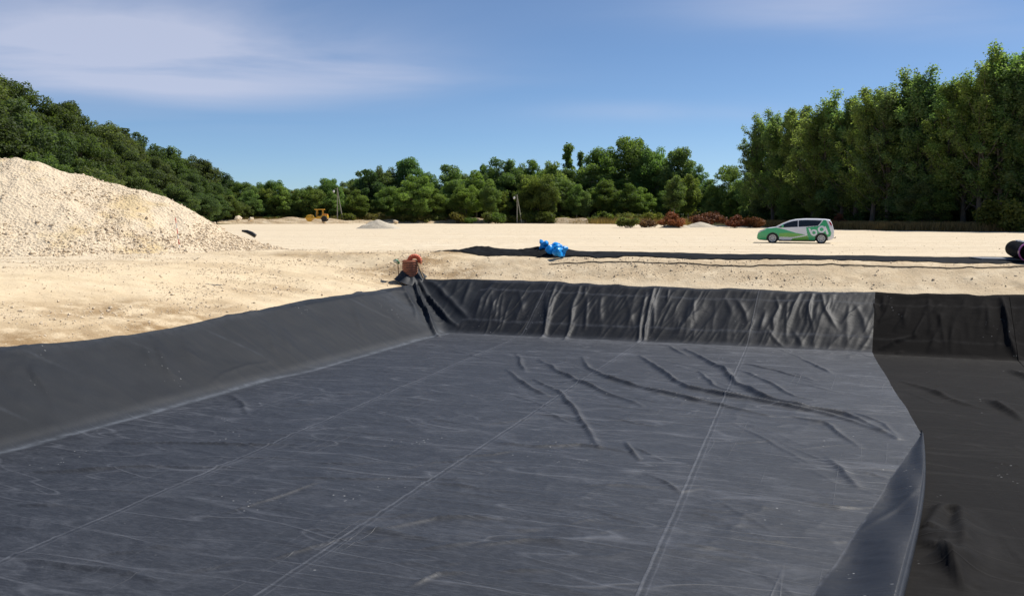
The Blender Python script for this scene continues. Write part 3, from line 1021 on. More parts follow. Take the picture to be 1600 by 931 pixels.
def crumple(U, V, t):
    s = (U - c_u0) / (c_u1 - c_u0)
    env = np.interp(s, [0, .1, .3, .45, .6, .75, .95, 1.05, 1.2], [0.02, .10, .30, .20, .15, .30, .38, .2, 0.03])
    across = np.clip(np.sin(np.clip(t, 0, 1) * math.pi), 0, 1) ** 0.7
    n = fbm(U * 1.0, V * 1.3, 95, 4); r = (1 - np.abs(2 * fbm(U * 1.3 + V, V * 1.2, 97, 3) - 1)) ** 2
    return env * across * (0.25 + 0.85 * n + 0.5 * r) * 0.80


lay('cloth', c_u0, c_u1 + 1.4, s_vf + 0.4, s_vn - 0.2, 0.05, 0.05, crumple, M['strip'], heap)

# roll of cloth
M['core'] = simple('cardboard_core', (0.42, 0.30, 0.17), 0.8)
M['magenta'] = simple('magenta_wrapping_film', (0.34, 0.07, 0.25), 0.35, var=0.2)
q = from_uv(s_u1 + 0.25, s_vn - 0.15)
roll = thing('fabric_roll', 'thick black geotextile roll lying at the right end of the strip', 'fabric roll', (q[0], q[1], 0.07))
roll.rotation_euler = (0, 0, math.atan2(-BX[1], -BX[0]))
rb = 0.335
nseg, nl = 40, 34
vs_, fs_ = [], []
for i in range(nl):
    s = i / (nl - 1); xx = s * 3.9
    for k in range(nseg):
        a = 2 * math.pi * k / nseg
        r = rb * (1 - 0.10 * (abs(2 * s - 1) ** 10)) + 0.012 * math.sin(k * 1.9 + i * 0.7) * (random.random()) + 0.008 * math.sin(3 * a + xx * 2)
        vs_.append((xx, r * math.cos(a), rb * 0.97 + r * math.sin(a) * 0.97))
for i in range(nl - 1):
    for k in range(nseg):
        k2 = (k + 1) % nseg
        fs_.append((i * nseg + k, i * nseg + k2, (i + 1) * nseg + k2, (i + 1) * nseg + k))
body = MB(); body.add(vs_, fs_)
# wound end faces: rings of layers
for xe, sg in ((0.0, -1), (3.9, 1)):
    prof = []
    for j in range(9):
        r = 0.30 - j * 0.026
        prof += [(r + 0.012, xe + sg * 0.004), (r, xe + sg * 0.02), (r - 0.010, xe + sg * 0.004)]
    body.lathe(prof[::1], 32, 'X', (0, 0, rb * 0.97))
b = body.build('winding', M['strip'], roll, True)
attr(b.data, 'pit', np.array([(v.co.x * 1, v.co.y, 0) for v in b.data.vertices]), 'FLOAT_VECTOR'); attr(b.data, 'dust', np.zeros(len(b.data.vertices))); attr(b.data, 'seam_d', np.full(len(b.data.vertices), 9.0))
MB().lathe([(0.085, -0.06), (0.085, 0.0), (0.07, 0.0), (0.07, -0.055)], 24, 'X', (0, 0, rb * 0.97)).build('core', M['core'], roll)
MB().lathe([(0.312, -0.014), (0.338, -0.004), (0.346, 0.04), (0.347, 0.20), (0.340, 0.21)], 40, 'X', (0, 0, rb * 0.97), False).build('wrapping_film', M['magenta'], roll, True)
wfilm = simple('white_film', (0.7, 0.7, 0.7), 0.4)
for k in range(4):
    MB().box(0.9 + k * 0.55, 1.15 + k * 0.55, -0.05, 0.12, 0.645, 0.668 + 0.02 * (k % 2), 0.006).build('torn_wrapping', wfilm, roll)

# blue plastic wrapping
M['blue'] = simple('blue_plastic_film', (0.006, 0.31, 0.80), 0.4, var=0.25, scale=4, spec=0.35)


def crumpled_bag(name, loc, size, seed, label, group, mat):
    bm = bmesh.new()
    bmesh.ops.create_icosphere(bm, subdivisions=4, radius=1.0)
    r = np.random.default_rng(seed)
    ns = [(r.normal(size=3), r.uniform(0, 6.28), r.uniform(3, 9)) for _ in range(10)]
    planes = [(lambda d: d / np.linalg.norm(d))(r.normal(size=3)) for _ in range(22)]
    for v in bm.verts:
        c = np.array(v.co)
        k = 1.0
        for d in planes:
            t = float(c @ d)
            if t > 0.66: k -= (t - 0.66) * 0.95
        for d, ph, f in ns:
            k += 0.05 * abs(math.sin(float(c @ d) * f * 0.5 + ph))
        c = c * k * 0.86
        c[2] = max(c[2], -0.72 + 0.05 * c[0])
        v.co = (c[0] * size[0], c[1] * size[1], (c[2] + 0.72) * size[2])
    me = bpy.data.meshes.new(name); bm.to_mesh(me); bm.free()
    me.materials.append(mat)
    o = obj(name, me, None, loc)
    o.rotation_euler = (0, 0, seed)
    return tag(o, label, 'plastic wrap', group)


for (px, py, d, sx, sz, lab) in ((850, 388, 36.0, 0.38, 0.30, 'blue plastic wrap, leftmost of the three bundles'),
                                 (864, 394, 35.2, 0.36, 0.34, 'blue plastic wrap, middle one of the three bundles'),
                                 (877, 399, 34.3, 0.40, 0.32, 'blue plastic wrap, rightmost of the three bundles')):
    p = at_d(px, py, d); bu, bv = n_of(p)
    hz = float(crumple(np.array([bu]), np.array([bv]), np.array([(bv - s_vf - .4) / (s_vn - .2 - s_vf - .4)]))[0]) if s_vf + .4 < bv < s_vn - .2 else 0
    crumpled_bag('blue_wrap', (p[0], p[1], float(H0(p[0], p[1])) + hz * .8), (sx, sx * 0.85, sz), int(px), lab, 'bundles of blue plastic wrap', M['blue'])

# thin hose along the crest of the bank
hp = []
for px, py in ((858, 411), (880, 409), (930, 409), (1000, 411.5), (1080, 412.5), (1130, 415), (1170, 416), (1230, 414), (1300, 414.5), (1400, 417.5), (1480, 419), (1540, 418.5), (1600, 416.5), (1650, 415)):
    q = hit(px, py); hp.append((q[0], q[1], q[2] + float(detail(q[0], q[1])) + 0.03))
from mathutils import geometry
dense = []
for a, b in zip(hp[:-1], hp[1:]):
    for k in range(8):
        t = k / 8; xx = a[0] * (1 - t) + b[0] * t; yy = a[1] * (1 - t) + b[1] * t
        dense.append((xx, yy, float(H0(xx, yy) + detail(xx, yy)) + 0.02))
tag(MB().tube(dense, 0.022, 6).build('thin_hose', simple('dusty_brown_hose', (0.16, 0.115, 0.07), 0.7), None, True), 'thin brown hose lying along the sandy crest in front of the black strip', 'hose')

# ------------------------------------------------------------------ pipe in the corner
M['terra'] = simple('rusty_orange_plastic', (0.40, 0.145, 0.075), 0.65, var=0.25)
M['terra_dark'] = simple('orange_plastic_groove', (0.34, 0.15, 0.09), 0.7, var=0.2)
M['orange'] = simple('orange_red_plastic', (0.66, 0.13, 0.05), 0.5, var=0.12)
M['wood'] = simple('weathered_wood', (0.36, 0.24, 0.12), 0.8, var=0.2)
pb = hit(641, 436)
pz = float(H0(pb[0], pb[1])) - 0.12
pipe = thing('riser_pipe', 'orange ribbed upright pipe at the corner of the pit with a bent hose', 'pipe', (pb[0], pb[1], pz))
prof = [(0.28, 0.0)]
for k in range(9):
    z0 = 0.03 + k * 0.092
    prof += [(0.285, z0), (0.285, z0 + 0.030), (0.33, z0 + 0.042), (0.335, z0 + 0.062), (0.33, z0 + 0.08)]
prof += [(0.29, 0.86), (0.29, 0.885), (0.26, 0.885), (0.26, 0.4)]
MB().lathe(prof, 36).build('ribbed_shaft', M['terra'], pipe, True)
for k in range(9):
    z0 = 0.03 + k * 0.092
    MB().lathe([(0.288, z0 + 0.001), (0.290, z0 + 0.004), (0.290, z0 + 0.024), (0.288, z0 + 0.028)], 36).build('rib_band', M['terra_dark'], pipe, True)
arc = []
rad = []
for k in range(40):
    a = math.pi * (1.0 - k / 39 * 1.12)
    arc.append((0.19 + 0.21 * math.cos(a), -0.06, 0.84 + 0.20 * math.sin(a)))
    rad.append(0.088 + 0.012 * (1 if k % 3 == 0 else 0))
arc.insert(0, (-0.05, -0.05, 0.5)); rad.insert(0, 0.098)
MB().tube(arc, rad, 18).build('bent_hose', M['orange'], pipe, True)
stick = thing('wooden_stake', 'thin wooden stake leaning against the orange ribbed pipe', 'stake', (0, 0, 0))
a = at_d(650, 408, pb[1] - 0.1); b2 = at_d(661, 434, pb[1] - 0.25)
MB().tube([tuple(b2), tuple((a + b2) / 2 + np.array([0.01, 0, 0])), tuple(a)], [0.03, 0.027, 0.024], 6).build('shaft', M['wood'], stick)
# the cloth bunched up against the pipe foot
bag = MB()
gb = at_d(620, 409, pb[1] - 0.05)
t = NT('green_white_plastic')
n_ = t.noise(t.mapping(t.coord(), (1, 1, 1)), 7.0, 2)
t.l.new(t.ramp(n_, (0.46, (0.03, 0.16, 0.06)), (0.50, (0.62, 0.64, 0.55))), t.p.inputs['Base Color']); t.p.inputs['Roughness'].default_value = 0.4
M['bag'] = t.m
gbo = crumpled_bag('plastic_bag', (gb[0], gb[1], gb[2] - 0.10), (0.17, 0.14, 0.15), 3, 'green and white plastic bag hanging left of the orange ribbed pipe', None, M['bag'])
gbo['category'] = 'bag'
post = MB(); ga = hit(622, 437)
post.tube([(gb[0] + 0.06, gb[1] + 0.08, float(H0(gb[0], gb[1])) - 0.2), (gb[0] + 0.03, gb[1] + 0.06, gb[2] + 0.12)], 0.02, 6)
tag(post.build('bag_post', M['wood'], None), 'thin post behind the green and white plastic bag', 'post')
# wrinkled collar of the liner pulled up round the pipe
nv, na = 26, 90
SA, SVv = np.meshgrid(np.linspace(-math.pi * .93, -0.05, na), np.linspace(0, 1, nv), indexing='ij')
rad_ = 0.35 + SVv * (0.34 + 0.06 * np.sin(SA * 3)) + 0.02 * np.sin(SA * 9 + 2 * SVv)
xx = pb[0] + rad_ * np.cos(SA); yy = pb[1] + rad_ * np.sin(SA)
g = H0(xx, yy)
zz = g + 0.05 + (0.30 + 0.08 * np.sin(SA * 2.2 + 1)) * (1 - SVv) ** 1.3 + 0.025 * np.sin(SA * 10 + 1.5 * SVv) * (1 - SVv) ** 0.5 * sstep(0, .15, SVv)
zz = np.maximum(zz, g + 0.05)
me = mesh_np('gathered_collar', np.stack([xx.ravel(), yy.ravel(), zz.ravel()], 1), grid_faces(na, nv), [M['liner_bank']], smooth=True)
uu, vv = to_uv(xx.ravel(), yy.ravel())
attr(me, 'pit', np.stack([uu, vv, uu * 0], 1), 'FLOAT_VECTOR'); attr(me, 'dust', uu * 0); attr(me, 'floor', np.full(len(me.vertices), 0.5)); attr(me, 'seam_d', np.full(len(me.vertices), 9.0))
tag(obj('gathered_collar', me, liner), 'edge of the sheet bunched up round the orange pipe')

# ------------------------------------------------------------------ loose stones
_ico = bmesh.new(); bmesh.ops.create_icosphere(_ico, subdivisions=1, radius=1.0)
ICO_V = np.array([v.co[:] for v in _ico.verts]); _ico.verts.index_update()
ICO_F = np.array([[v.index for v in f.verts] for f in _ico.faces]); _ico.free()


OCT_V = np.array([(1, 0, 0), (-1, 0, 0), (0, 1, 0), (0, -1, 0), (0, 0, 1), (0, 0, -1)], float)
OCT_F = np.array([(0, 2, 4), (2, 1, 4), (1, 3, 4), (3, 0, 4), (2, 0, 5), (1, 2, 5), (3, 1, 5), (0, 3, 5)])


def stones(name, P, S, mat, seed=0, flat=0.7, small=False):
    """P (n,3) centres, S (n,) radii"""
    SV_, SF_ = (OCT_V, OCT_F) if small else (ICO_V, ICO_F)
    r = np.random.default_rng(seed); n = len(P)
    V = SV_[None] * (1 + r.normal(0, 0.18, (n, len(SV_), 1)))
    V = V * np.stack([r.uniform(.7, 1.4, n), r.uniform(.7, 1.2, n), r.uniform(.5, .9, n) * flat / .7], 1)[:, None]
    a = r.uniform(0, 6.28, n); b = r.normal(0, .4, n)
    ca, sa, cb, sb = np.cos(a), np.sin(a), np.cos(b), np.sin(b)
    x = V[..., 0] * ca[:, None] - V[..., 1] * sa[:, None]; y = V[..., 0] * sa[:, None] + V[..., 1] * ca[:, None]; z = V[..., 2]
    x, z = x * cb[:, None] - z * sb[:, None], x * sb[:, None] + z * cb[:, None]
    W = np.stack([x, y, z], 2) * S[:, None, None] + P[:, None]
    F = SF_[None] + (np.arange(n) * len(SV_))[:, None, None]
    me = mesh_np(name, W.reshape(-1, 3), F.reshape(-1, 3), [mat])
    attr(me, 'tint', np.repeat(r.random(n) ** 0.8, len(SV_)))
    return me


# ------------------------------------------------------------------ big heap of crushed stone
RX = [(-11.2, 0.0), (-12.6, 0.32), (-14.5, 1.15), (-16.2, 2.02), (-17.8, 2.86), (-19.4, 3.40), (-22.6, 4.28), (-24.2, 4.52), (-26.5, 4.55), (-31, 4.2), (-36, 3.4), (-44, 0)]


def pile_h(x, y):
    yc = 41.5 + (x + 22) * 0.05
    ridge_h = np.interp(-x, [-a for a, _ in RX], [h for _, h in RX], left=-0.3, right=0)
    front = np.clip(yc - y, 0, None); back = np.clip(y - yc, 0, None)
    wf = np.interp(-x, [11.0, 13, 15, 19, 24, 30, 44], [1.2, 3.8, 5.6, 8.4, 9.6, 9.8, 6.0]); wb = wf * 0.9
    d = np.maximum(front / wf, back / wb)
    prof = np.clip(1 - d, -0.2, 1)
    prof = np.where(prof > 0, prof * (1.12 - 0.12 * prof), prof)
    h = (ridge_h + 0.25) * prof - 0.25
    n = (fbm(x * 0.45, y * 0.45, 61, 4) - 0.5) * 0.55 + (fbm(x * 2.0, y * 2.0, 63, 3) - 0.5) * 0.16
    run = (np.abs(fbm(x * 0.8 + y * 0.15, y * 0.10, 66, 3) - 0.5)) * -0.35
    return h + (n + run) * sstep(-0.1, 1.2, h + 0.1)


px_ = np.arange(-46, -10.0, 0.11); py_ = np.arange(30.5, 52.5, 0.11)
PX, PY = np.meshgrid(px_, py_, indexing='ij')
PH = pile_h(PX, PY)
g0 = H0(PX, PY)
me = mesh_np('gravel_heap', np.stack([PX.ravel(), PY.ravel(), (PH + g0 - 0.05).ravel()], 1), grid_faces(len(px_), len(py_)), [M['pile']], smooth=True)
tag(obj('gravel_heap', me), 'huge pale heap of crushed stone on the left of the field', 'gravel heap')
n = 52000
sx = rng.uniform(-30, -10.8, n); sy = rng.uniform(31, 43, n)
sh = pile_h(sx, sy)
dens_ = (0.10 + 0.85 * sstep(0.42, 0.62, fbm(sx * 0.35, sy * 0.35, 81, 3))) * np.interp(sh, [0, 0.4, 2.2, 3.2, 4.5], [1, 1, .75, .5, .6])
k = (sh > -0.02) & (rng.random(n) < dens_)
sx, sy, sh = sx[k], sy[k], sh[k]
sr = rng.lognormal(-3.85, 0.5, len(sx)) * np.interp(sh, [0, 1.5, 4.5], [1.35, 1.0, .9]); sr = np.clip(sr, 0.012, 0.12)
sz_ = sh + H0(sx, sy) - 0.05 + sr * 0.25
tag(obj('heap_stones', stones('heap_stones', np.stack([sx, sy, sz_], 1), sr, M['stone'], 5)), 'loose stones strewn over the big pale heap', kind='stuff')
# scattered over the aprons and the near field
n = 30000
P = []
uu = np.concatenate([-rng.uniform(2.6, 17, n), rng.uniform(-6, 24, n // 2)]); vv = np.concatenate([rng.uniform(-8, 17, n), -rng.uniform(3.0, 8.5, n // 2)])
xx, yy = from_uv(uu, vv)
keep = ((-uu > topL(vv) + 0.12) | (-vv > topF(uu) + 0.12)) & (yy > 10) & (rng.random(len(xx)) < 0.12 + 0.9 * sstep(.48, .62, fbm(xx * .5, yy * .5, 87, 3))) & (pile_h(xx, yy) < 0.05) & ~((vv < s_vn + .2) & (vv > s_vf - .3) & (uu > c_u0 - .2))
xx, yy = xx[keep], yy[keep]
sr = np.clip(rng.lognormal(-4.2, 0.55, len(xx)), 0.006, 0.065)
zz = H0(xx, yy) + detail(xx, yy) + sr * 0.3
tag(obj('bank_stones', stones('bank_stones', np.stack([xx, yy, zz], 1), sr, M['stone'], 6, small=True)), 'small stones and clods scattered on the sandy banks', kind='stuff')
n = 5000
xx = rng.uniform(-20, 60, n); yy = 36 + 110 * rng.random(n) ** 1.6
uu, vv = to_uv(xx, yy); k = (xx < rw_x(yy) - 10) & ((vv < s_vf - .4) | (uu < 0)); xx, yy = xx[k], yy[k]
sr = np.clip(rng.lognormal(-4.2, 0.45, len(xx)), 0.008, 0.05)
tag(obj('field_stones', stones('field_stones', np.stack([xx, yy, H0(xx, yy) + detail(xx, yy) + sr * 0.2], 1), sr, M['stone'], 8, small=True)), 'small stones on the flat sandy field', kind='stuff')

# things on the heap: survey stake, scrap of black pipe
M['red'] = simple('red_marking_paint', (0.65, 0.06, 0.05), 0.5)
M['white'] = simple('white_paint', (0.75, 0.74, 0.70), 0.5)


def heap_hit(px, py):
    d = ray(px, py); t_ = np.arange(28, 50, 0.02)
    p = np.array([0, 0, EYE])[None] + d[None] * t_[:, None]
    zz = np.maximum(pile_h(p[:, 0], p[:, 1]), 0) + H0(p[:, 0], p[:, 1])
    return p[int(np.argmax(p[:, 2] < zz))]


q = heap_hit(281, 387); qz = q[2]
stake = thing('survey_stake', 'thin red and white survey stake standing at the foot of the stone heap', 'stake', (q[0], q[1], qz - 0.1))
top_ = np.array([-0.15, 0, 1.45])
for k in range(6):
    a, b = top_ * (k / 6), top_ * ((k + 1) / 6)
    MB().tube([tuple(a), tuple(b)], 0.018, 8).build('band', M['red'] if k % 2 else M['white'], stake)
q = heap_hit(390, 370)
M['black'] = simple('black_plastic', (0.012, 0.012, 0.012), 0.4)
scr = MB()
qz = q[2]
scr.tube([(q[0] - 0.26, q[1], qz + 0.20), (q[0] - 0.10, q[1] + .05, qz + 0.17), (q[0] + 0.08, q[1], qz + 0.10), (q[0] + 0.20, q[1], qz + 0.02)], [0.03, 0.06, 0.075, 0.07], 12)
tag(scr.build('pipe_scrap', M['black'], None, True), 'short bent scrap of black pipe at the right foot of the stone heap', 'pipe scrap')

# ------------------------------------------------------------------ far banks, gravel mounds, boulders
def mound(name, px, pyb, wpx, hpx, mat, label, cat, seed, kind=None, deep=0.7, skew=0.0, dist=None):
    q = at_z(px, pyb, 0.0)
    if dist: q = at_d(px, pyb, dist); q[2] = 0
    s = q[1] / FPX
    w = wpx * s / 2; hgt = hpx * s
    n1 = 60
    U, V = np.meshgrid(np.linspace(-1.05, 1.05, n1), np.linspace(-1.05, 1.05, n1), indexing='ij')
    r = np.hypot(U - skew * (1 - np.abs(U)), V)
    hh = np.clip(1 - r, 0, 1); hh = hh * (1.25 - 0.25 * hh)
    hh = hgt * np.minimum(hh, 0.93 + 0.07 * hh) + (fbm(U * 3 + seed, V * 3, seed, 3) - 0.5) * 0.22 * hgt * sstep(0, .4, hh)
    X = q[0] + U * w; Y = q[1] + w * deep + V * w * deep
    me = mesh_np(name, np.stack([X.ravel(), Y.ravel(), (hh - 0.06 + H0(X, Y)).ravel()], 1), grid_faces(n1, n1), [mat], smooth=True)
    return tag(obj(name, me), label, cat, None, kind)


t = NT('grey_gravel_heap'); c = t.coord()
t.l.new(t.ramp(t.noise(c, 5.0, 6, 0.7), (0.3, (0.40, 0.35, 0.27)), (0.7, (0.60, 0.53, 0.42))), t.p.inputs['Base Color']); t.p.inputs['Roughness'].default_value = 0.95
t.bump(t.noise(c, 6.0, 5, 0.7), 0.6, 0.1); M['gheap'] = t.m
t = NT('dug_earth'); c = t.coord()
e1 = t.ramp(t.noise(t.mapping(c, (0.3, 1, 2.0)), 1.3, 6, 0.7), (0.3, (0.26, 0.175, 0.095)), (0.5, (0.44, 0.33, 0.20)), (0.68, (0.62, 0.52, 0.37)))
t.l.new(e1, t.p.inputs['Base Color']); t.p.inputs['Roughness'].default_value = 0.95
t.bump(t.noise(c, 1.5, 6, 0.7), 0.9, 0.4); M['earth'] = t.m
mound('gravel_mound', 588, 358, 74, 15, M['gheap'], 'low conical mound of grey gravel at the far edge of the field', 'gravel mound', 3, deep=0.5)
mound('gravel_mound', 1058, 356.5, 56, 7.5, M['gheap'], 'pale flat gravel mound right in front of the reddest bush', 'gravel mound', 5, deep=0.5, dist=118)
mound('gravel_mound', 1098, 356, 66, 9.0, M['gheap'], 'grey flat gravel mound between the two dark red bushes', 'gravel mound', 9, deep=0.5, dist=122)

# bank of dug earth along the far edge
bx = np.arange(-66, 16, 0.45); by = np.linspace(-1, 1, 26)
BU, BV = np.meshgrid(bx, by, indexing='ij')
yc = np.interp(BU, [-66, -40, -10, 5, 16], [176, 184, 192, 190, 178])
hb = (0.55 + 1.2 * fbm(BU * 0.09, BU * 0, 71, 3) * np.interp(BU, [-66, -35, -20, 16], [.7, .8, .7, .8]))
hz = hb * np.clip(1 - np.abs(BV) ** 1.6, 0, 1) * (0.55 + 0.9 * fbm(BU * 0.35, BV * 2.0, 73, 4))
YB = yc + BV * 4.2
me = mesh_np('earth_bank', np.stack([BU.ravel(), YB.ravel(), (hz - 0.05).ravel() + hillH(BU, YB).ravel()], 1), grid_faces(len(bx), len(by)), [M['earth']], smooth=True)
tag(obj('earth_bank', me), 'low bank of dug brown earth along the far edge of the field', kind='structure')
for i, (px, py, s, lab) in enumerate(((392, 343, 1.1, 'pale boulder beside the heap, leftmost of three on the far bank'), (372, 341, 0.9, 'pale boulder half behind the right foot of the stone heap'), (506, 348.5, 0.8, 'pale rock on the earth bank below the yellow machine'), (618, 349, 0.9, 'flat pale rock on the earth bank right of the gravel mound'))):
    q = at_d(px, py, 172)
    me = stones('boulder', np.array([[0, 0, 0.3 * s]]), np.array([s * 0.8]), M['stone'], 20 + i)
    bm = bmesh.new(); bm.from_mesh(me); bmesh.ops.subdivide_edges(bm, edges=bm.edges[:], cuts=2, use_grid_fill=True)
    for v in bm.verts: v.co += Vector((random.gauss(0, .03), random.gauss(0, .03), random.gauss(0, .03)))
    bm.to_mesh(me); bm.free()
    attr_ = me.attributes.get('tint')
    for d_ in attr_.data: d_.value = 0.8
    o = obj('boulder', me, None, (q[0], q[1], max(q[2] - 0.3, 0.2)))
    tag(o, lab, 'boulder')

# ------------------------------------------------------------------ trees
def leaves(cent, rad, n, size, seed, outward=0.55, up=0.35, shell=0.6, weights=None):
    r = np.random.default_rng(seed)
    w = np.prod(rad, axis=1) ** (2 / 3) if weights is None else weights
    k = r.choice(len(cent), n, p=w / w.sum())
    d = r.normal(size=(n, 3)); d /= np.linalg.norm(d, axis=1)[:, None]
    rr = (shell + (1 - shell) * r.random(n)) * (1 + r.normal(0, 0.10, n))
    P = cent[k] + d * rad[k] * rr[:, None]
    N = d * outward + r.normal(size=(n, 3)) * 0.55 + np.array([0, 0, up])
    N /= np.linalg.norm(N, axis=1)[:, None]
    T = np.cross(N, r.normal(size=(n, 3))); T /= np.linalg.norm(T, axis=1)[:, None]
    B = np.cross(N, T)
    s = size * r.uniform(0.6, 1.35, n)[:, None]
    ln = r.uniform(0.55, 0.85, n)[:, None]
    V = np.stack([P + T * s, P + B * s * ln, P - T * s * 0.9, P - B * s * ln], 1)
    ct = r.random(len(cent))
    tint = np.clip(0.5 * ct[k] + 0.5 * r.random(n), 0, 1)
    return V.reshape(-1, 3), np.repeat(tint, 4)


def limb_tubes(mb, base, pts_list):
    for pts, r0, r1 in pts_list:
        n = len(pts)
        mb.tube(pts, [r0 + (r1 - r0) * i / (n - 1) for i in range(n)], 6)


def crown_mesh(name, V, tint, mat):
    n = len(V) // 4
    F = np.arange(n * 4).reshape(n, 4)
    me = mesh_np(name, V, F, [mat])
    attr(me, 'tint', tint)
    return me


PROTO = {}


def proto_broad(key, seed, H=14.0, width=0.66, n=15000, leaf=0.15, base=0.06, lobes=95, mat='leaf', bark='bark', top_heavy=1.0, open_=1.0):
    r = np.random.default_rng(seed); mb = MB()
    lean = r.normal(0, 0.02, 2) * H
    tp = [(lean[0] * (t ** 1.5) + r.normal(0, .05), lean[1] * (t ** 1.5) + r.normal(0, .05), H * 0.8 * t - 0.3 * (t == 0)) for t in (0, .15, .3, .5, .75, 1)]
    mb.tube(tp, [H * .020, H * .015, H * .0125, H * .010, H * .006, H * .002], 8)
    W = H * width / 2
    zc = H * (base + 1) / 2; hz = H * (1 - base) / 2
    C, Rr = [], []
    for k in range(lobes):
        d = r.normal(size=3); d /= np.linalg.norm(d)
        rr = r.random() ** 0.38 * 0.88
        zz = d[2] * rr
        wz = 1.0 - 0.35 * abs(zz) + 0.12 * (0.3 - zz) * (2 - top_heavy)
        p = np.array([d[0] * rr * W * wz, d[1] * rr * W * wz, zc + zz * hz])
        rad = H * r.uniform(0.045, 0.105) * open_
        rad = min(rad, (H - p[2]) * 0.95 + 0.2)
        C.append(p); Rr.append([rad * r.uniform(.9, 1.3), rad * r.uniform(.9, 1.3), rad * r.uniform(.65, .95)])
        if k % 2 == 0:
            h0 = np.clip((p[2] - 0.5 * np.hypot(p[0], p[1])) , 0.12 * H, 0.7 * H)
            a = np.array([lean[0] * (h0 / H) ** 1.5, lean[1] * (h0 / H) ** 1.5, h0]); m_ = a * 0.45 + p * 0.55 + np.array([0, 0, -0.03 * H])
            mb.tube([tuple(a), tuple(m_), tuple(p)], [H * .006, H * .004, H * .0015], 5)
    # leading shoot lobes for an uneven top
    for k in range(3):
        a = r.uniform(0, 6.28); p = np.array([math.cos(a) * W * .3, math.sin(a) * W * .3, H * r.uniform(.86, .93)])
        rad = H * r.uniform(.05, .08); C.append(p); Rr.append([rad, rad, rad])
    V, tint = leaves(np.array(C), np.array(Rr), n, leaf, seed + 1)
    PROTO[key] = (mb.mesh(key + '_trunk', M[bark], True), crown_mesh(key + '_crown', V, tint, M[mat]), H)


def proto_poplar(key, seed, H=19.0, n=17500, leaf=0.115, spread=0.175, base=0.10):
    r = np.random.default_rng(seed); mb = MB()
    C, Rr, Wt = [], [], []
    leaders = [np.array([0, 0, H * 0.97])]
    for k in range(r.integers(1, 3)):
        a = r.uniform(0, 6.28); leaders.append(np.array([math.cos(a) * H * .06, math.sin(a) * H * .06, H * r.uniform(.84, .93)]))
    for li, L in enumerate(leaders):
        s0 = np.array([0, 0, -0.3]) if li == 0 else np.array([0, 0, H * .22])
        pts = [tuple(s0 + (L - s0) * t + np.array([*(r.normal(0, .06, 2) * (t > 0)), 0])) for t in (0, .2, .4, .6, .8, 1)]
        mb.tube(pts, [H * .013 * (1 - .45 * li) * q for q in (1.2, .9, .72, .5, .3, .06)], 8)
    nb = 40
    for k in range(nb):
        t0 = base + (0.93 - base) * (k + r.random()) / nb
        L = leaders[r.integers(len(leaders))] if t0 > .25 else leaders[0]
        s = np.array([L[0] * t0, L[1] * t0, L[2] * t0])
        az = k * 2.4 + r.normal(0, .4)
        tilt = r.uniform(.5, .95) if t0 < .5 else r.uniform(.35, .75)
        ln = H * spread * np.interp(t0, [.1, .35, .65, .9], [1.0, 1.25, 1.05, .62]) * r.uniform(.65, 1.3)
        ln = min(ln, (H - s[2]) * 1.05 + .4)
        d = np.array([math.cos(az) * math.sin(tilt), math.sin(az) * math.sin(tilt), math.cos(tilt)])
        e = s + d * ln + np.array([0, 0, ln * .15])
        m_ = s + d * ln * .5
        mb.tube([tuple(s), tuple(m_), tuple(e)], [H * .0042, H * .0028, H * .0009], 5)
        for f in (.42, .68, .92, 1.05):
            p = s + (e - s) * f + r.normal(0, .12, 3)
            rad = H * r.uniform(.020, .042)
            C.append(p); Rr.append([rad * 1.0, rad * 1.0, rad * r.uniform(1.0, 1.7)]); Wt.append(rad ** 2)
    for L in leaders:
        for f in (.86, .92, .97, 1.0):
            rad = H * r.uniform(.016, .028); C.append(L * f + r.normal(0, .1, 3)); Rr.append([rad, rad, rad * 2.0]); Wt.append(rad ** 2)
    V, tint = leaves(np.array(C), np.array(Rr), n, leaf, seed + 1, shell=.35, weights=np.array(Wt))
    PROTO[key] = (mb.mesh(key + '_trunk', M['bark'], True), crown_mesh(key + '_crown', V, tint, M['leaf_pop']), H)


def proto_bush(key, seed, H=3.0, n=4500, leaf=0.12, mat='leaf', wide=1.3):
    r = np.random.default_rng(seed); mb = MB(); C, Rr = [], []
    for k in range(16):
        a = r.uniform(0, 6.28); rr = r.random() ** .6 * H * wide * .38; zz = H * r.uniform(.25, .8) * (1 - .3 * rr / (H * wide * .4))
        p = np.array([math.cos(a) * rr, math.sin(a) * rr, zz]); rad = H * r.uniform(.14, .24)
        C.append(p); Rr.append([rad * 1.15, rad * 1.15, rad])
        mb.tube([(p[0] * .15, p[1] * .15, -0.15), (p[0] * .6, p[1] * .6, zz * .55), tuple(p)], [H * .012, H * .008, H * .003], 5)
    V, tint = leaves(np.array(C), np.array(Rr), n, leaf, seed + 1, shell=.3)
    V[:, 2] = np.maximum(V[:, 2], 0.02)
    PROTO[key] = (mb.mesh(key + '_stems', M['bark'], True), crown_mesh(key + '_foliage', V, tint, M[mat]), H)


for i in range(6):
    proto_broad('broad%d' % i, 100 + i * 7, width=0.72 + 0.08 * (i % 3), n=30000, top_heavy=1 + 0.3 * (i % 2))
for i in range(3):
    proto_broad('slim%d' % i, 200 + i * 7, width=0.50, n=15000, lobes=55, base=0.18, bark='bark_pale', leaf=0.16, open_=1.0)
for i in range(5):
    proto_poplar('poplar%d' % i, 300 + i * 11)
proto_broad('column0', 400, width=0.13, n=5500, lobes=60, base=0.05, leaf=0.18, open_=0.55)
for i in range(3):
    proto_bush('bush%d' % i, 500 + i * 5)
proto_bush('brown0', 530, mat='leaf_brown', n=6500, leaf=.10); proto_bush('brown1', 540, mat='leaf_brown', n=6500, leaf=.10)

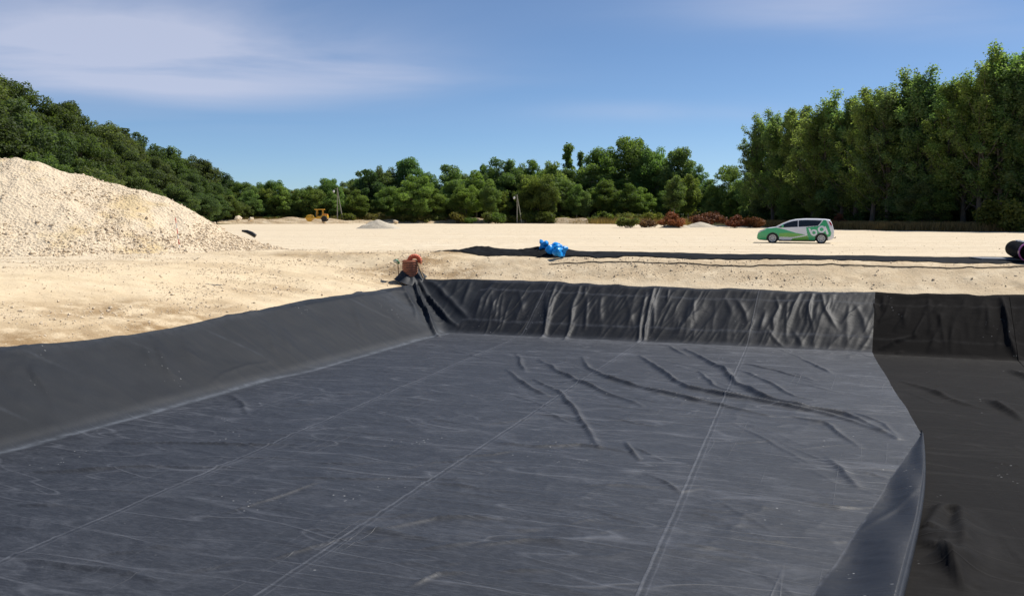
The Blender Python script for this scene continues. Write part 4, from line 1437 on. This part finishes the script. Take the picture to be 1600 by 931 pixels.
ORD = ['first', 'second', 'third', 'fourth', 'fifth', 'sixth', 'seventh', 'eighth', 'ninth', 'tenth', 'eleventh', 'twelfth', 'thirteenth', 'fourteenth', 'fifteenth', 'sixteenth', 'seventeenth', 'eighteenth', 'nineteenth', 'twentieth', 'twenty-first', 'twenty-second', 'twenty-third', 'twenty-fourth', 'twenty-fifth', 'twenty-sixth', 'twenty-seventh', 'twenty-eighth', 'twenty-ninth', 'thirtieth', 'thirty-first', 'thirty-second', 'thirty-third', 'thirty-fourth', 'thirty-fifth']


def plant(name, key, x, y, h, label, cat, group, tint=(1, 1, 1), wide=1.0, rz=None, parts=('trunk', 'crown')):
    tm, cm, H = PROTO[key]
    s = h / H
    root = thing(name, label, cat, (x, y, float(H0(x, y)) - 0.05), random.uniform(0, 6.28) if rz is None else rz, group)
    root.scale = (s * wide, s * wide, s)
    a = obj(parts[0], tm, root); b = obj(parts[1], cm, root)
    b.color = (*tint, 1)
    return root


def tint(base=(1, 1, 1), sp=0.16):
    k = random.uniform(1 - sp, 1 + sp)
    return (base[0] * k * random.uniform(.88, 1.15), base[1] * k, base[2] * k * random.uniform(.8, 1.2))


def px_of(x, y): return 800 + x / y * FPX


# --- left hillside, three tiers following its skyline
sky_px = [-200, 0, 40, 100, 150, 200, 250, 300, 340, 380, 430]
sky_py = [95, 106, 120, 150, 175, 198, 215, 240, 258, 285, 300]
tiers = (('front', -60.0, 6.4, 84, 200), ('middle', -69.0, 7.2, 92, 222), ('top', -79.0, 7.4, 104, 242))
for ti, (tn, X0, sp, y0, y1) in enumerate(tiers):
    spots = []
    yy = y0
    while yy < y1:
        xx = X0 + random.uniform(-2.2, 2.2)
        spots.append((xx, yy)); yy += sp * random.uniform(0.8, 1.25)
    for i, (xx, yy) in enumerate(spots):
        px = px_of(xx, yy)
        if px < -160: continue
        ytop = np.interp(px, sky_px, sky_py)
        ztop = (338 - ytop) * yy / FPX + EYE
        g = float(H0(xx, yy))
        if ti == 2: h = ztop - g + random.uniform(-1.6, 0.3)
        elif ti == 1: h = (ztop - g) * random.uniform(.66, .80)
        else: h = (ztop - g) * random.uniform(.44, .58)
        h = max(h, 5.0)
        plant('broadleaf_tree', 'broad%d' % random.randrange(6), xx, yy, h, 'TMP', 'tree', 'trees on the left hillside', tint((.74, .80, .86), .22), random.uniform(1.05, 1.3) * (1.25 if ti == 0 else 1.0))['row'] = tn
for tn in ('front', 'middle', 'top'):
    row = sorted([o for o in bpy.data.objects if o.get('row') == tn], key=lambda o: px_of(o.location.x, o.location.y))
    words = {'front': 'lower edge', 'middle': 'middle tier', 'top': 'skyline tier'}[tn]
    for i, o in enumerate(row):
        o['label'] = '%s tree of the left hillside wood, %s from the left in the %s' % ('rounded' if i % 2 else 'dense green', ORD[i], words)
        del o['row']

# --- far central trees: px, top py, dist, proto, widen, tint
CEN = [(398, 290, 200, 'broad1', 1.0, (.8, .9, .9)), (430, 280, 196, 'broad2', 1.1, (.75, .92, .85)), (462, 296, 205, 'broad3', .9, (1.3, .95, .8)), (490, 290, 200, 'broad0', 1.0, (.8, .95, .8)),
       (516, 277, 204, 'broad4', 1.0, (.95, 1.05, .85)), (546, 284, 208, 'broad5', 1.0, (.8, .9, .9)), (578, 262, 203, 'broad3', 1.0, (.6, .72, .8)), (604, 258, 206, 'broad1', .9, (.6, .72, .8)),
       (638, 246, 208, 'broad0', 1.05, (.75, .9, .8)), (668, 268, 204, 'broad2', 1.0, (.75, .88, .8)), (703, 257, 200, 'slim0', 1.2, (.9, 1.0, .9)), (722, 270, 206, 'broad4', .9, (.8, .92, .85)), (745, 266, 201, 'slim1', 1.2, (1.15, 1.15, .9)),
       (784, 246, 207, 'broad5', 1.05, (.68, .82, .8)), (806, 252, 210, 'broad1', .9, (.7, .85, .8)), (832, 247, 207, 'broad3', 1.0, (.72, .88, .85)), (862, 252, 200, 'slim2', .95, (1.0, 1.1, .9)),
       (887, 224, 214, 'column0', 1.0, (.8, .95, .9)), (906, 236, 214, 'column0', .62, (.9, 1.0, .95)), (755, 256, 214, 'column0', .8, (.7, .85, .8)), (890, 262, 202, 'broad0', .85, (.8, .95, .85)), (920, 256, 200, 'slim0', 1.2, (1.0, 1.1, .95)),
       (938, 228, 204, 'broad2', .95, (.82, 1.0, .85)), (982, 212, 206, 'broad4', .95, (.8, .98, .85)), (1018, 226, 202, 'broad1', .85, (.82, 1.0, .85)), (1056, 230, 198, 'broad0', .92, (.85, 1.02, .9)),
       (1082, 258, 195, 'broad5', .85, (.8, .95, .9)), (1106, 278, 190, 'broad3', 1.0, (.8, .98, .9)), (1136, 256, 176, 'broad2', .95, (.95, 1.12, 1.0)), (1158, 280, 172, 'broad4', .9, (.75, .92, .85))]
CEN.sort()
for i, (px, py, d, key, wd, tn) in enumerate(CEN):
    x_ = (px - 800) / FPX * d
    h = (338 - py) * d / FPX + EYE
    if key.startswith('column'):
        lab = {755: 'thin columnar poplar rising just behind the round dark crowns', 887: 'tallest thin columnar poplar above the far trees', 906: 'very thin small poplar spire right of the tallest columnar one'}[px]
        plant('columnar_poplar', key, x_, d, h, lab, 'tree', 'columnar poplars in the far wood', tint(tuple(1.3 * q_ for q_ in tn), .05), wd)
    else:
        look = 'slender pale-trunked' if key.startswith('slim') else ('reddish-tinged' if tn[0] > 1.2 else ('dark dense' if tn[0] < .7 else 'rounded green'))
        plant('broadleaf_tree', key, x_, d, h, '%s tree of the far wood, %s from the left on its skyline' % (look, ORD[i]), 'tree', 'trees of the far wood', tint(tuple(1.4 * q_ for q_ in tn), .07), wd)
# lower front rank of the far wood
r_ = random.Random(11)
xs = sorted([r_.uniform(392, 1160) for _ in range(30)])
xs = [392 + (1160 - 392) * (i + r_.uniform(-.3, .3)) / 29 for i in range(30)]
for i, px in enumerate(xs):
    d = r_.uniform(189, 195) if px < 1040 else r_.uniform(168, 180)
    py = r_.uniform(290, 312) if px < 640 or px > 1090 else r_.uniform(268, 300)
    key = r_.choice(['broad0', 'broad1', 'broad3', 'slim0', 'slim1', 'slim2'] if 680 < px < 1090 else ['broad0', 'broad2', 'broad3', 'broad5'])
    h = (338 - py) * d / FPX + EYE
    plant('young_tree' if key.startswith('slim') else 'broadleaf_tree', key, (px - 800) / FPX * d, d, h, '%s, %s from the left in the front rank of the far wood' % ('slim pale-stemmed tree' if key.startswith('slim') else 'low leafy tree', ORD[i]), 'tree', 'front rank of the far wood', tint((1.25, 1.35, 1.15), .18), 1.0 if key.startswith('slim') else 1.15)
for i in range(26):
    px = 385 + 800 * i / 25 + r_.uniform(-10, 10); d = r_.uniform(216, 224)
    py = r_.uniform(284, 300) if px < 560 else (r_.uniform(262, 285) if px < 1075 else r_.uniform(288, 300))
    plant('broadleaf_tree', 'broad%d' % r_.randrange(6), (px - 800) / FPX * d, d, (338 - py) * d / FPX + EYE, 'dark tree deep in the far wood behind its front trees, %s from the left' % ORD[i], 'tree', 'back rank of the far wood', tint((1.0, 1.15, 1.05), .15), 1.25)
for i in range(30):
    px = 388 + 800 * i / 29 + r_.uniform(-6, 6); d = r_.uniform(204, 212) if px < 1060 else r_.uniform(182, 190)
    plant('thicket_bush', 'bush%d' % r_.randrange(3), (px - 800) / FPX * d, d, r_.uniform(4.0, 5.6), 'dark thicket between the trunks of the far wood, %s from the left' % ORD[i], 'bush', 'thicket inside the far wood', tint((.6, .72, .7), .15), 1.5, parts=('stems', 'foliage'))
# pale crooked trunk standing clear
q = at_z(856, 349.5, 0.0); d = 187
plant('birch_tree', 'slim1', (858 - 800) / FPX * d, d, (338 - 272) * d / FPX + EYE, 'birch with a bright pale crooked trunk in front of the far wood', 'tree', 'front rank of the far wood', (1.2, 1.2, 1.0), .9, 1.0)
# scrub at the foot of the far wood
for i in range(30):
    px = 400 + 690 * i / 29 + r_.uniform(-8, 8); d = r_.uniform(181, 188) if px < 1000 else r_.uniform(165, 178)
    h = r_.uniform(1.6, 3.6)
    plant('scrub_bush', 'bush%d' % r_.randrange(3), (px - 800) / FPX * d, d + (4 if px < 700 else 0), h, 'scrubby bush at the foot of the far wood, %s from the left' % ORD[i], 'bush', 'scrub along the far wood', tint(r_.choice([(1.1, 1.05, .8), (.9, 1.05, .8), (1.5, 1.1, .9)]), .15), 1.3, parts=('stems', 'foliage'))

# --- right-hand wood of poplars
POP = [(1172, 205), (1186, 186), (1206, 174), (1226, 168), (1246, 164), (1268, 158), (1290, 151), (1312, 155), (1334, 150), (1360, 134), (1384, 124), (1404, 115), (1428, 112), (1450, 116), (1472, 130), (1502, 104), (1526, 94), (1558, 76), (1584, 71), (1612, 66), (1650, 60), (1700, 50)]
yl = np.linspace(80, 185, 2000); xl = rw_x(yl); pl = 800 + xl / yl * FPX
for i, (px, py) in enumerate(POP):
    k = int(np.argmin(np.abs(pl - px)))
    d = yl[k] + random.uniform(0, 4); x_ = (px - 800) / FPX * d
    h = ((338 - py) * d / FPX + EYE) * 0.955
    plant('poplar_tree', 'poplar%d' % (i % 5), x_, d, h, 'tall poplar in the front row of the right-hand wood, %s from the left' % ORD[i], 'tree', 'poplars of the right-hand wood', tint((1.0, 1.14, 1.2), .12), random.uniform(1.15, 1.4) * (1.1 if 1200 < px < 1300 else 1.0))
for i, px in enumerate(range(1178, 1700, 24)):
    k = int(np.argmin(np.abs(pl - px))); d = yl[k] + random.uniform(6, 11); x_ = (px - 800) / FPX * d
    py = np.interp(px, [a for a, _ in POP], [b for _, b in POP]) + random.uniform(14, 55)
    plant('poplar_tree', 'poplar%d' % ((i * 3 + 1) % 5), x_, d, (338 - py) * d / FPX + EYE, 'poplar in the shaded back row of the right-hand wood, %s from the left' % ORD[i], 'tree', 'poplars of the right-hand wood', tint((1.0, 1.14, 1.2), .12), 1.3)
for i, px in enumerate(range(1172, 1680, 19)):
    k = int(np.argmin(np.abs(pl - px))); d = yl[k] + random.uniform(-1, 12); x_ = (px - 800) / FPX * d
    h = random.uniform(4.0, 8.5)
    plant('understory_tree', 'broad%d' % (i % 6), x_, d, h, 'low shady tree under the right-hand poplars, %s from the left' % ORD[i], 'tree', 'understory of the right-hand wood', tint((1.0, 1.12, 1.1), .15), 1.25)
for i, px in enumerate(range(1180, 1680, 24)):
    k = int(np.argmin(np.abs(pl - px))); d = yl[k] + random.uniform(1, 14); x_ = (px - 800) / FPX * d
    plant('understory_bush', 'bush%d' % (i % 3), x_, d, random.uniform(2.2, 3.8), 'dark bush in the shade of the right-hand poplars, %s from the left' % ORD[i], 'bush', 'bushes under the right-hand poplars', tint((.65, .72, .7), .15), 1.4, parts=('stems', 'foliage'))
d = 91; plant('willow_bush', 'bush1', (1566 - 800) / FPX * d, d, 4.3, 'yellowish willow bush leaning out of the wood at the right edge', 'bush', None, (1.25, 1.05, .75), 1.1, parts=('stems', 'foliage'))
# dead brown and reddish bushes by the gravel mounds
for px, pyb, d, h, wd, key, tn, nm, lab in ((982, 357, 116, 1.9, 1.5, 'bush0', (1.1, 1.0, .9), 'green_bush', 'low grey-green bush left of the bright red-brown bush'),
                                      (1010, 356, 120, 1.7, 1.4, 'brown1', (.85, 1.0, 1.0), 'dead_bush', 'small faded brown bush between the green bush and the red-brown one'),
                                      (1046, 357, 119, 2.7, 1.25, 'brown0', (1.25, 1.0, .95), 'dead_bush', 'bright red-brown dead bush beside the pale gravel mound'),
                                      (1106, 354, 127, 3.2, 1.35, 'brown1', (.72, .62, .7), 'dead_bush', 'dark brown dead bush behind the grey gravel mound'),
                                      (1146, 357, 117, 2.2, 1.2, 'brown0', (.8, .55, .6), 'dead_bush', 'dull red dead bush right of the gravel mounds'),
                                      (1174, 357, 116, 2.2, 1.2, 'brown1', (.8, .75, .7), 'dead_bush', 'brown dead bush just left of the car'),
                                      (1306, 357, 112, 2.4, .8, 'brown0', (.6, .5, .6), 'dead_bush', 'dark russet bush in shade just right of the car')):
    plant(nm, key, (px - 800) / FPX * d, d, h, lab, 'bush', None, tn, wd, parts=('stems', 'foliage'))


# --- dry grass along the wood edges
def grass(name, P, hgt, label, seed):
    r = np.random.default_rng(seed); n = len(P)
    a = r.uniform(0, 6.28, n); w = r.uniform(.02, .05, n); h = hgt * r.uniform(.5, 1.3, n)
    t = np.stack([np.cos(a) * w, np.sin(a) * w, 0 * a], 1)
    tip = np.stack([r.normal(0, .22, n) * h, r.normal(0, .22, n) * h, h], 1)
    V = np.stack([P - t, P + t, P + tip * .55 + t * .7, P + tip], 1)
    me = mesh_np(name, V.reshape(-1, 3), np.arange(n * 4).reshape(n, 4), [M['grass']])
    attr(me, 'tint', np.repeat(r.random(n), 4))
    return tag(obj(name, me), label, kind='stuff')


n = 80000
yy = rng.uniform(84, 150, n); off = -np.interp(yy, [85, 110, 150], [9.4, 8.8, 5.2]) * rng.uniform(-.15, 1, n); xx = rw_x(yy) + off + (fbm(yy * 0.3, yy * 0, 5, 3) - .5) * 1.5
grass('dry_grass', np.stack([xx, yy, H0(xx, yy)], 1), 0.9, 'tall dry brown grass along the foot of the right-hand wood', 3)
n = 26000
xx = rng.uniform(-66, 32, n); yy = np.interp(xx, [-66, -40, -10, 8, 20, 32], [180, 188, 194, 188, 172, 150]) + rng.normal(0, 2.2, n)
k = rng.random(n) < sstep(.4, .6, fbm(xx * .12, yy * .12, 55, 3)) + .15
xx, yy = xx[k], yy[k]
grass('weed_fringe', np.stack([xx, yy, H0(xx, yy)], 1), 1.3, 'fringe of dry weeds along the far earth bank', 4)

# ------------------------------------------------------------------ poles in the far wood
M['pole'] = simple('weathered_pole_wood', (0.30, 0.28, 0.23), 0.85, var=0.2)
M['lamp'] = simple('white_lamp_glass', (0.85, 0.85, 0.82), 0.3)


def pole_pair(px, pyt, px2, pyb, lamp, d, label):
    b = at_d(px, pyb, d); t_ = at_d(px, pyt, d); b2_ = at_d(px2, pyb, d); l = at_d(*lamp, d)
    root = thing('braced_pole', label, 'pole', (b[0], b[1], 0), 0, 'braced lamp poles by the far wood')
    o = np.array([b[0], b[1], 0])
    MB().tube([tuple(np.array([b[0], b[1], 0]) - o), tuple(t_ - o)], [0.12, 0.08], 8).build('post', M['pole'], root)
    MB().tube([tuple(np.array([b2_[0], b2_[1], 0]) - o), tuple(t_ - o - np.array([0, 0.05, 0.3]))], [0.12, 0.08], 8).build('brace', M['pole'], root)
    lz = l - o
    MB().tube([(0, 0, lz[2] + .5), (lz[0] * .5, 0, lz[2] + .62), (lz[0], 0, lz[2] + .3)], 0.035, 6).build('arm', M['pole'], root)
    MB().lathe([(0.02, .32), (.16, .28), (.24, .1), (.24, -.02), (.17, -.2), (.02, -.27)], 14, 'Z', tuple(lz)).build('lamp_globe', M['lamp'], root, True)


pole_pair(527, 293, 536.5, 346, (521.5, 299.5), 186, 'braced wooden lamp pole right of the yellow machine')
pole_pair(808, 304, 815.5, 346, (803.5, 309.5), 184, 'braced wooden lamp pole in the middle of the far wood')

# ------------------------------------------------------------------ yellow machine on the far bank
M['yellow'] = simple('machine_yellow_paint', (0.72, 0.40, 0.03), 0.42, var=0.12, coat=0.2)
M['amber'] = simple('orange_machine_paint', (0.65, 0.24, 0.03), 0.5)
M['tyre'] = simple('black_rubber', (0.018, 0.018, 0.018), 0.8)
M['glass'] = simple('dark_window_glass', (0.012, 0.015, 0.018), 0.06, var=0.05, spec=0.8)
M['steel'] = simple('worn_steel', (0.22, 0.21, 0.20), 0.5, 0.5)
q = at_d(495, 347, 172)
mc = thing('yellow_roller', 'small yellow construction machine with a canopy roof on the far bank', 'construction machine', (q[0], q[1], 0.55), R(4))
S_ = 1.0
MB().lathe([(0.1, -.95), (.66, -.95), (.72, -.90), (.72, .90), (.66, .95), (.1, .95)], 30, 'Y', (-1.35, 0, .72)).build('drum', M['yellow'], mc, True)
MB().lathe([(.02, -1.0), (.20, -1.0), (.22, -.94), (.02, -.94)], 16, 'Y', (-1.35, 0, .72)).build('drum_hub', M['amber'], mc)
MB().box(-2.15, .1, -1.10, -1.0, .62, .86, .03).box(-2.15, .1, 1.0, 1.10, .62, .86, .03).box(-2.2, -2.08, -1.1, 1.1, .62, .86, .03).build('drum_yoke', M['yellow'], mc)
MB().prism([(0.0, .55), (2.2, .55), (2.35, .8), (2.3, 1.25), (1.2, 1.35), (0.9, 1.12), (.25, 1.12), (0, .9)], -.75, .75, .05).build('chassis', M['yellow'], mc, True)
MB().prism([(1.25, 1.3), (2.3, 1.2), (2.25, 1.5), (1.4, 1.62)], -.62, .62, .04).build('engine_cover', M['amber'], mc, True)
for sy in (-1, 1):
    MB().lathe([(.2, -.2), (.5, -.22), (.58, -.16), (.58, .16), (.5, .22), (.2, .2)], 24, 'Y', (1.65, sy * .98, .58)).build('wheel', M['tyre'], mc, True)
    for xp in (.12, 1.28):
        MB().box(xp - .05, xp + .05, sy * .68 - .05, sy * .68 + .05, 1.1, 2.42, .01).build('canopy_post', M['yellow'], mc)
MB().box(-.35, 1.65, -.85, .85, 2.42, 2.56, .05).build('canopy_roof', M['yellow'], mc, True)
MB().box(.55, .95, -.28, .28, 1.12, 1.35, .05).box(.90, 1.05, -.28, .28, 1.3, 1.85, .05).build('seat', M['black'], mc, True)
MB().tube([(.15, 0, 1.1), (.30, 0, 1.6)], .04, 8).build('steering_column', M['black'], mc)
MB().tube([(-.25, .4, 1.0), (-.25, .4, 2.1)], .05, 8).build('exhaust_pipe', M['steel'], mc)

# ------------------------------------------------------------------ car
def sx_(X): return (X - 225) / 222.5


def sz_f(Y): return (490 - Y) / 222.5


OUT = [(225, 402), (228, 372), (240, 342), (268, 318), (310, 296), (380, 277), (460, 266), (560, 213), (640, 180), (720, 160), (850, 151), (1000, 153), (1100, 158), (1150, 166), (1178, 196), (1196, 245), (1212, 300), (1214, 330)]
OX = np.array([sx_(a) for a, _ in OUT]); OZ = np.array([sz_f(b) for _, b in OUT])
CL = OX[-1]


def car_top(x): return np.interp(x, OX, OZ)


def car_bot(x): return np.interp(x, [0, .12, .5, 3.9, 4.3, CL], [.28, .20, .17, .17, .24, .34])


def car_y(x, z):
    w = 0.875 * np.ones_like(x)
    w = w * np.where(x < 0.75, np.sqrt(np.clip(1 - ((0.75 - x) / 0.75) ** 2 * 0.42, 0, 1)), 1) * np.where(x > 3.7, 1 - ((np.clip(x, 3.7, CL) - 3.7) / 0.75) ** 2 * 0.13, 1)
    w = w - np.clip(z - 0.98, 0, None) * 0.30 - np.clip(.42 - z, 0, None) * .22
    w = w + 0.012 * np.sin((z - .3) * 5.0)
    return w


nx, ns, nr = 170, 54, 14
xs_ = np.concatenate([np.linspace(0, .4, 24, endpoint=False), np.linspace(.4, CL, nx - 24)])
ring_y, ring_z = [], []
for xx in xs_:
    zt, zb = float(car_top(xx)), float(car_bot(xx))
    rr_ = min(.09, (zt - zb) * .3)
    zz = np.linspace(zb, zt - rr_, ns); yy = car_y(np.full(ns, xx), zz)
    ye = yy[-1]; a = np.linspace(0, math.pi / 2, 6)[1:]
    arc_y = ye - rr_ * (1 - np.cos(a)) * 1.3; arc_z = zt - rr_ + rr_ * np.sin(a) * .82
    fy = np.linspace(arc_y[-1], 0, nr)[1:]; fz = arc_z[-1] + (zt - arc_z[-1]) * (1 - (fy / max(arc_y[-1], .01)) ** 2)
    ring_y.append(np.concatenate([yy, arc_y, fy])); ring_z.append(np.concatenate([zz, arc_z, fz]))
RY, RZ = np.array(ring_y), np.array(ring_z)
nk = RY.shape[1]
XS = np.repeat(xs_[:, None], nk, 1)
full_y = np.concatenate([-RY, RY[:, ::-1][:, 1:]], 1); full_z = np.concatenate([RZ, RZ[:, ::-1][:, 1:]], 1); full_x = np.concatenate([XS, XS[:, 1:]], 1)
NK = full_y.shape[1]
verts = np.stack([full_x, full_y, full_z], 2).reshape(-1, 3)
faces = grid_faces(len(xs_), NK)
caps = []
for i in (0, len(xs_) - 1):
    for k in range(nk - 1):
        a, b, c_, d_ = i * NK + k, i * NK + k + 1, i * NK + NK - 2 - k, i * NK + NK - 1 - k
        caps.append((a, b, c_, d_))
for i in range(len(xs_) - 1):
    caps.append((i * NK, (i + 1) * NK, (i + 1) * NK + NK - 1, i * NK + NK - 1))
faces = np.concatenate([faces, np.array(caps)])
cen = verts[faces].mean(1)


def inpoly(X, Y, poly):
    c = np.zeros(len(X), bool); n = len(poly)
    for i in range(n):
        (x1, y1), (x2, y2) = poly[i], poly[(i + 1) % n]
        k = ((y1 > Y) != (y2 > Y)) & (X < (x2 - x1) * (Y - y1) / ((y2 - y1) + 1e-12) + x1)
        c ^= k
    return c


ZX = cen[:, 0] * 222.5 + 225; ZY = 490 - cen[:, 2] * 222.5
mi = np.zeros(len(faces), int)
side = np.abs(cen[:, 1]) > 0.42
mi[side & inpoly(ZX, ZY, [(200, 480), (200, 330), (330, 292), (460, 276), (548, 292), (600, 306), (730, 346), (860, 372), (690, 404), (600, 402), (520, 402), (510, 480)])] = 1
mi[side & inpoly(ZX, ZY, [(520, 352), (640, 345), (760, 360), (845, 376), (690, 404), (600, 402), (520, 402)])] = 2
mi[side & inpoly(ZX, ZY, [(640, 470), (690, 424), (880, 382), (925, 470)])] = 2
mi[side & inpoly(ZX, ZY, [(860, 272), (1025, 252), (1080, 170), (1112, 176), (1150, 262), (1182, 350), (1170, 392), (1140, 400), (1060, 470), (915, 470), (880, 372)])] = 1
dc = lambda x0, y0: np.hypot(ZX - x0, ZY - y0)
let = ((dc(962, 343) < 44) & (dc(962, 343) > 21)) | ((dc(1058, 297) < 48) & (dc(1058, 297) > 24))
let |= inpoly(ZX, ZY, [(888, 286), (908, 280), (945, 350), (935, 376), (922, 362)])
let |= inpoly(ZX, ZY, [(1085, 262), (1106, 254), (1148, 346), (1142, 368), (1124, 362)])
mi[side & let] = 0
for wx in (432, 1058):
    mi[side & (dc(wx, 425) < 82) & (ZY > 340)] = 3
mi[cen[:, 2] < 0.215] = 3
front = (cen[:, 0] < .05)
mi[front & (cen[:, 2] < .42)] = 1
t_white = simple('white_car_paint', (0.80, 0.80, 0.82), 0.28, var=0.02, coat=0.5)
t_green = simple('green_vinyl_print', (0.06, 0.44, 0.17), 0.3, var=0.05, coat=0.4)
t_lime = simple('lime_vinyl_print', (0.19, 0.47, 0.08), 0.3, var=0.10, coat=0.4)
me = mesh_np('body', verts, faces, [t_white, t_green, t_lime, M['black']], smooth=True, mat_idx=mi)
bm = bmesh.new(); bm.from_mesh(me); bmesh.ops.remove_doubles(bm, verts=bm.verts[:], dist=1e-5); bmesh.ops.recalc_face_normals(bm, faces=bm.faces[:]); bm.to_mesh(me); bm.free()
q = at_z(1242, 379.8, 0.0)
car = thing('parked_car', 'white and green hatchback with bq lettering parked on the sandy field', 'car', (q[0], q[1], float(H0(q[0], q[1]))), R(-20))
OFF = np.array([-CL / 2, 0, 0])


def cpart(name, me, parent=None):
    o = obj(name, me, parent or car)
    if parent is None: o.location = (-CL / 2, 0, 0)
    return o


cpart('body', me)


def side_poly(name, poly, mat, off=0.008, parent=None):
    """flat-ish pane on both flanks: one mesh each side"""
    for sgn in (-1, 1):
        X = np.array([sx_(a) for a, _ in poly]); Z = np.array([sz_f(b) for _, b in poly])
        Y = car_y(X, Z) + off
        mbp = MB()
        n = len(X)
        vs1 = [(X[i], sgn * Y[i], Z[i]) for i in range(n)] + [(X[i], sgn * (Y[i] - .03), Z[i]) for i in range(n)]
        fs1 = [tuple(range(n)), tuple(range(2 * n - 1, n - 1, -1))] + [(i, (i + 1) % n, n + (i + 1) % n, n + i) for i in range(n)]
        mbp.add(vs1, fs1)
        cpart(name, mbp.mesh(name, mat))


side_poly('front_side_window', [(498, 277), (560, 240), (610, 214), (680, 190), (752, 180), (752, 266), (640, 271), (560, 275)], M['glass'])
side_poly('rear_side_window', [(764, 179), (860, 176), (960, 177), (1056, 181), (1040, 210), (1008, 250), (900, 258), (764, 265)], M['glass'])


def top_pane(name, x0, x1, wfrac, mat, off=0.008):
    n1, n2 = 14, 12
    V_, F_ = [], []
    for i in range(n1):
        xx = x0 + (x1 - x0) * i / (n1 - 1); zt = float(car_top(xx)); zt2 = float(car_top(xx + .01))
        nrm = Vector((-(zt2 - zt) / .01, 0, 1)).normalized()
        w = float(car_y(np.array([xx]), np.array([zt - .09]))[0]) * wfrac
        for k in range(n2):
            s = -1 + 2 * k / (n2 - 1)
            V_.append((xx + nrm.x * off, s * w, zt + nrm.z * off - 0.012 * s * s))
    for i in range(n1 - 1):
        for k in range(n2 - 1):
            F_.append((i * n2 + k, i * n2 + k + 1, (i + 1) * n2 + k + 1, (i + 1) * n2 + k))
    mbp = MB(); mbp.add(V_, F_)
    return cpart(name, mbp.mesh(name, mat, True))


top_pane('windscreen', sx_(470), sx_(640), .86, M['glass'], 0.012)
top_pane('rear_window', sx_(1168), sx_(1196), .80, M['glass'], 0.012)
M['lens'] = simple('headlamp_glass', (0.55, 0.58, 0.62), 0.08, spec=0.8)
M['redlens'] = simple('red_lamp_glass', (0.42, 0.02, 0.02), 0.15)
M['alloy'] = simple('alloy_rim', (0.50, 0.50, 0.50), 0.35, 0.7)
side_poly('headlight', [(236, 344), (262, 318), (310, 300), (346, 300), (330, 312), (280, 330), (248, 352)], M['lens'], 0.010)
side_poly('tail_light', [(1150, 190), (1164, 196), (1186, 236), (1182, 252), (1168, 240), (1154, 214)], M['redlens'], 0.012)
side_poly('door_handle', [(714, 294), (744, 292), (746, 299), (716, 301)], t_white, 0.03)
side_poly('door_handle', [(826, 288), (852, 286), (853, 293), (828, 295)], t_white, 0.03)
side_poly('side_sill', [(512, 452), (980, 452), (980, 461), (512, 461)], M['black'], 0.012)
for sgn in (-1, 1):
    mm = MB(); mm.box(sx_(545), sx_(572), sgn * .87 - .09, sgn * .87 + .09, sz_f(272), sz_f(244), .03)
    mo = cpart('wing_mirror', mm.mesh('wing_mirror', t_green, True)); mo.location = (-CL / 2, sgn * .04, 0)
    for wx in (432, 1058):
        cx_, cz_ = sx_(wx), 0.315
        w = obj('wheel', None, car); w.location = (cx_ - CL / 2, sgn * .80, cz_)
        MB().lathe([(.20, -.095), (.27, -.105), (.305, -.09), (.318, -.05), (.318, .05), (.305, .09), (.27, .105), (.20, .095)], 36, 'Y').build('tyre', M['tyre'], w, True)
        rim = MB(); rim.lathe([(.215, -.09), (.215, .09), (.195, .105), (.05, .105)], 30, 'Y'); rim.lathe([(.05, -.104), (.195, -.104), (.215, -.106), (.215, -.09)], 30, 'Y')
        for k in range(7):
            a = 2 * math.pi * k / 7
            for side_ in (-1, 1):
                mtx = Matrix.Rotation(a, 4, 'Y')
                rim.box(.02, .20, side_ * .112 - .008, side_ * .112 + .008, -.022, .022, 0, mtx)
        rim.build('rim', M['alloy'], w, True)
        MB().lathe([(.07, -.1075), (.185, -.1075), (.185, .1075), (.07, .1075)], 24, 'Y').build('brake_disc', M['steel'], w)
MB().box(-.01, .012, -.36, .36, .40, .47, .004).build('grille', M['black'], car).location = (-CL / 2, 0, 0)
MB().tube([(CL - .05, 0, .34), (CL + .10, 0, .33), (CL + .13, 0, .40)], [.02, .02, .028], 8).build('tow_ball', M['black'], car).location = (-CL / 2, 0, 0)
MB().box(CL - .02, CL + .012, -.26, .26, .66, .77, .004).build('number_plate', t_white, car).location = (-CL / 2, 0, 0)
MB().tube([(sx_(960), 0, sz_f(154)), (sx_(985), 0, sz_f(128))], .008, 6).build('aerial', M['black'], car).location = (-CL / 2, 0, 0)
MB().prism([(sx_(1110), sz_f(163)), (sx_(1168), sz_f(168)), (sx_(1168), sz_f(175)), (sx_(1120), sz_f(175))], -.58, .58, .008).build('roof_spoiler', t_white, car, True).location = (-CL / 2, 0, 0)
print('objects', len(bpy.data.objects), 'tris', sum(len(m.loop_triangles) or sum(p.loop_total - 2 for p in m.polygons) for m in bpy.data.meshes) if False else '')
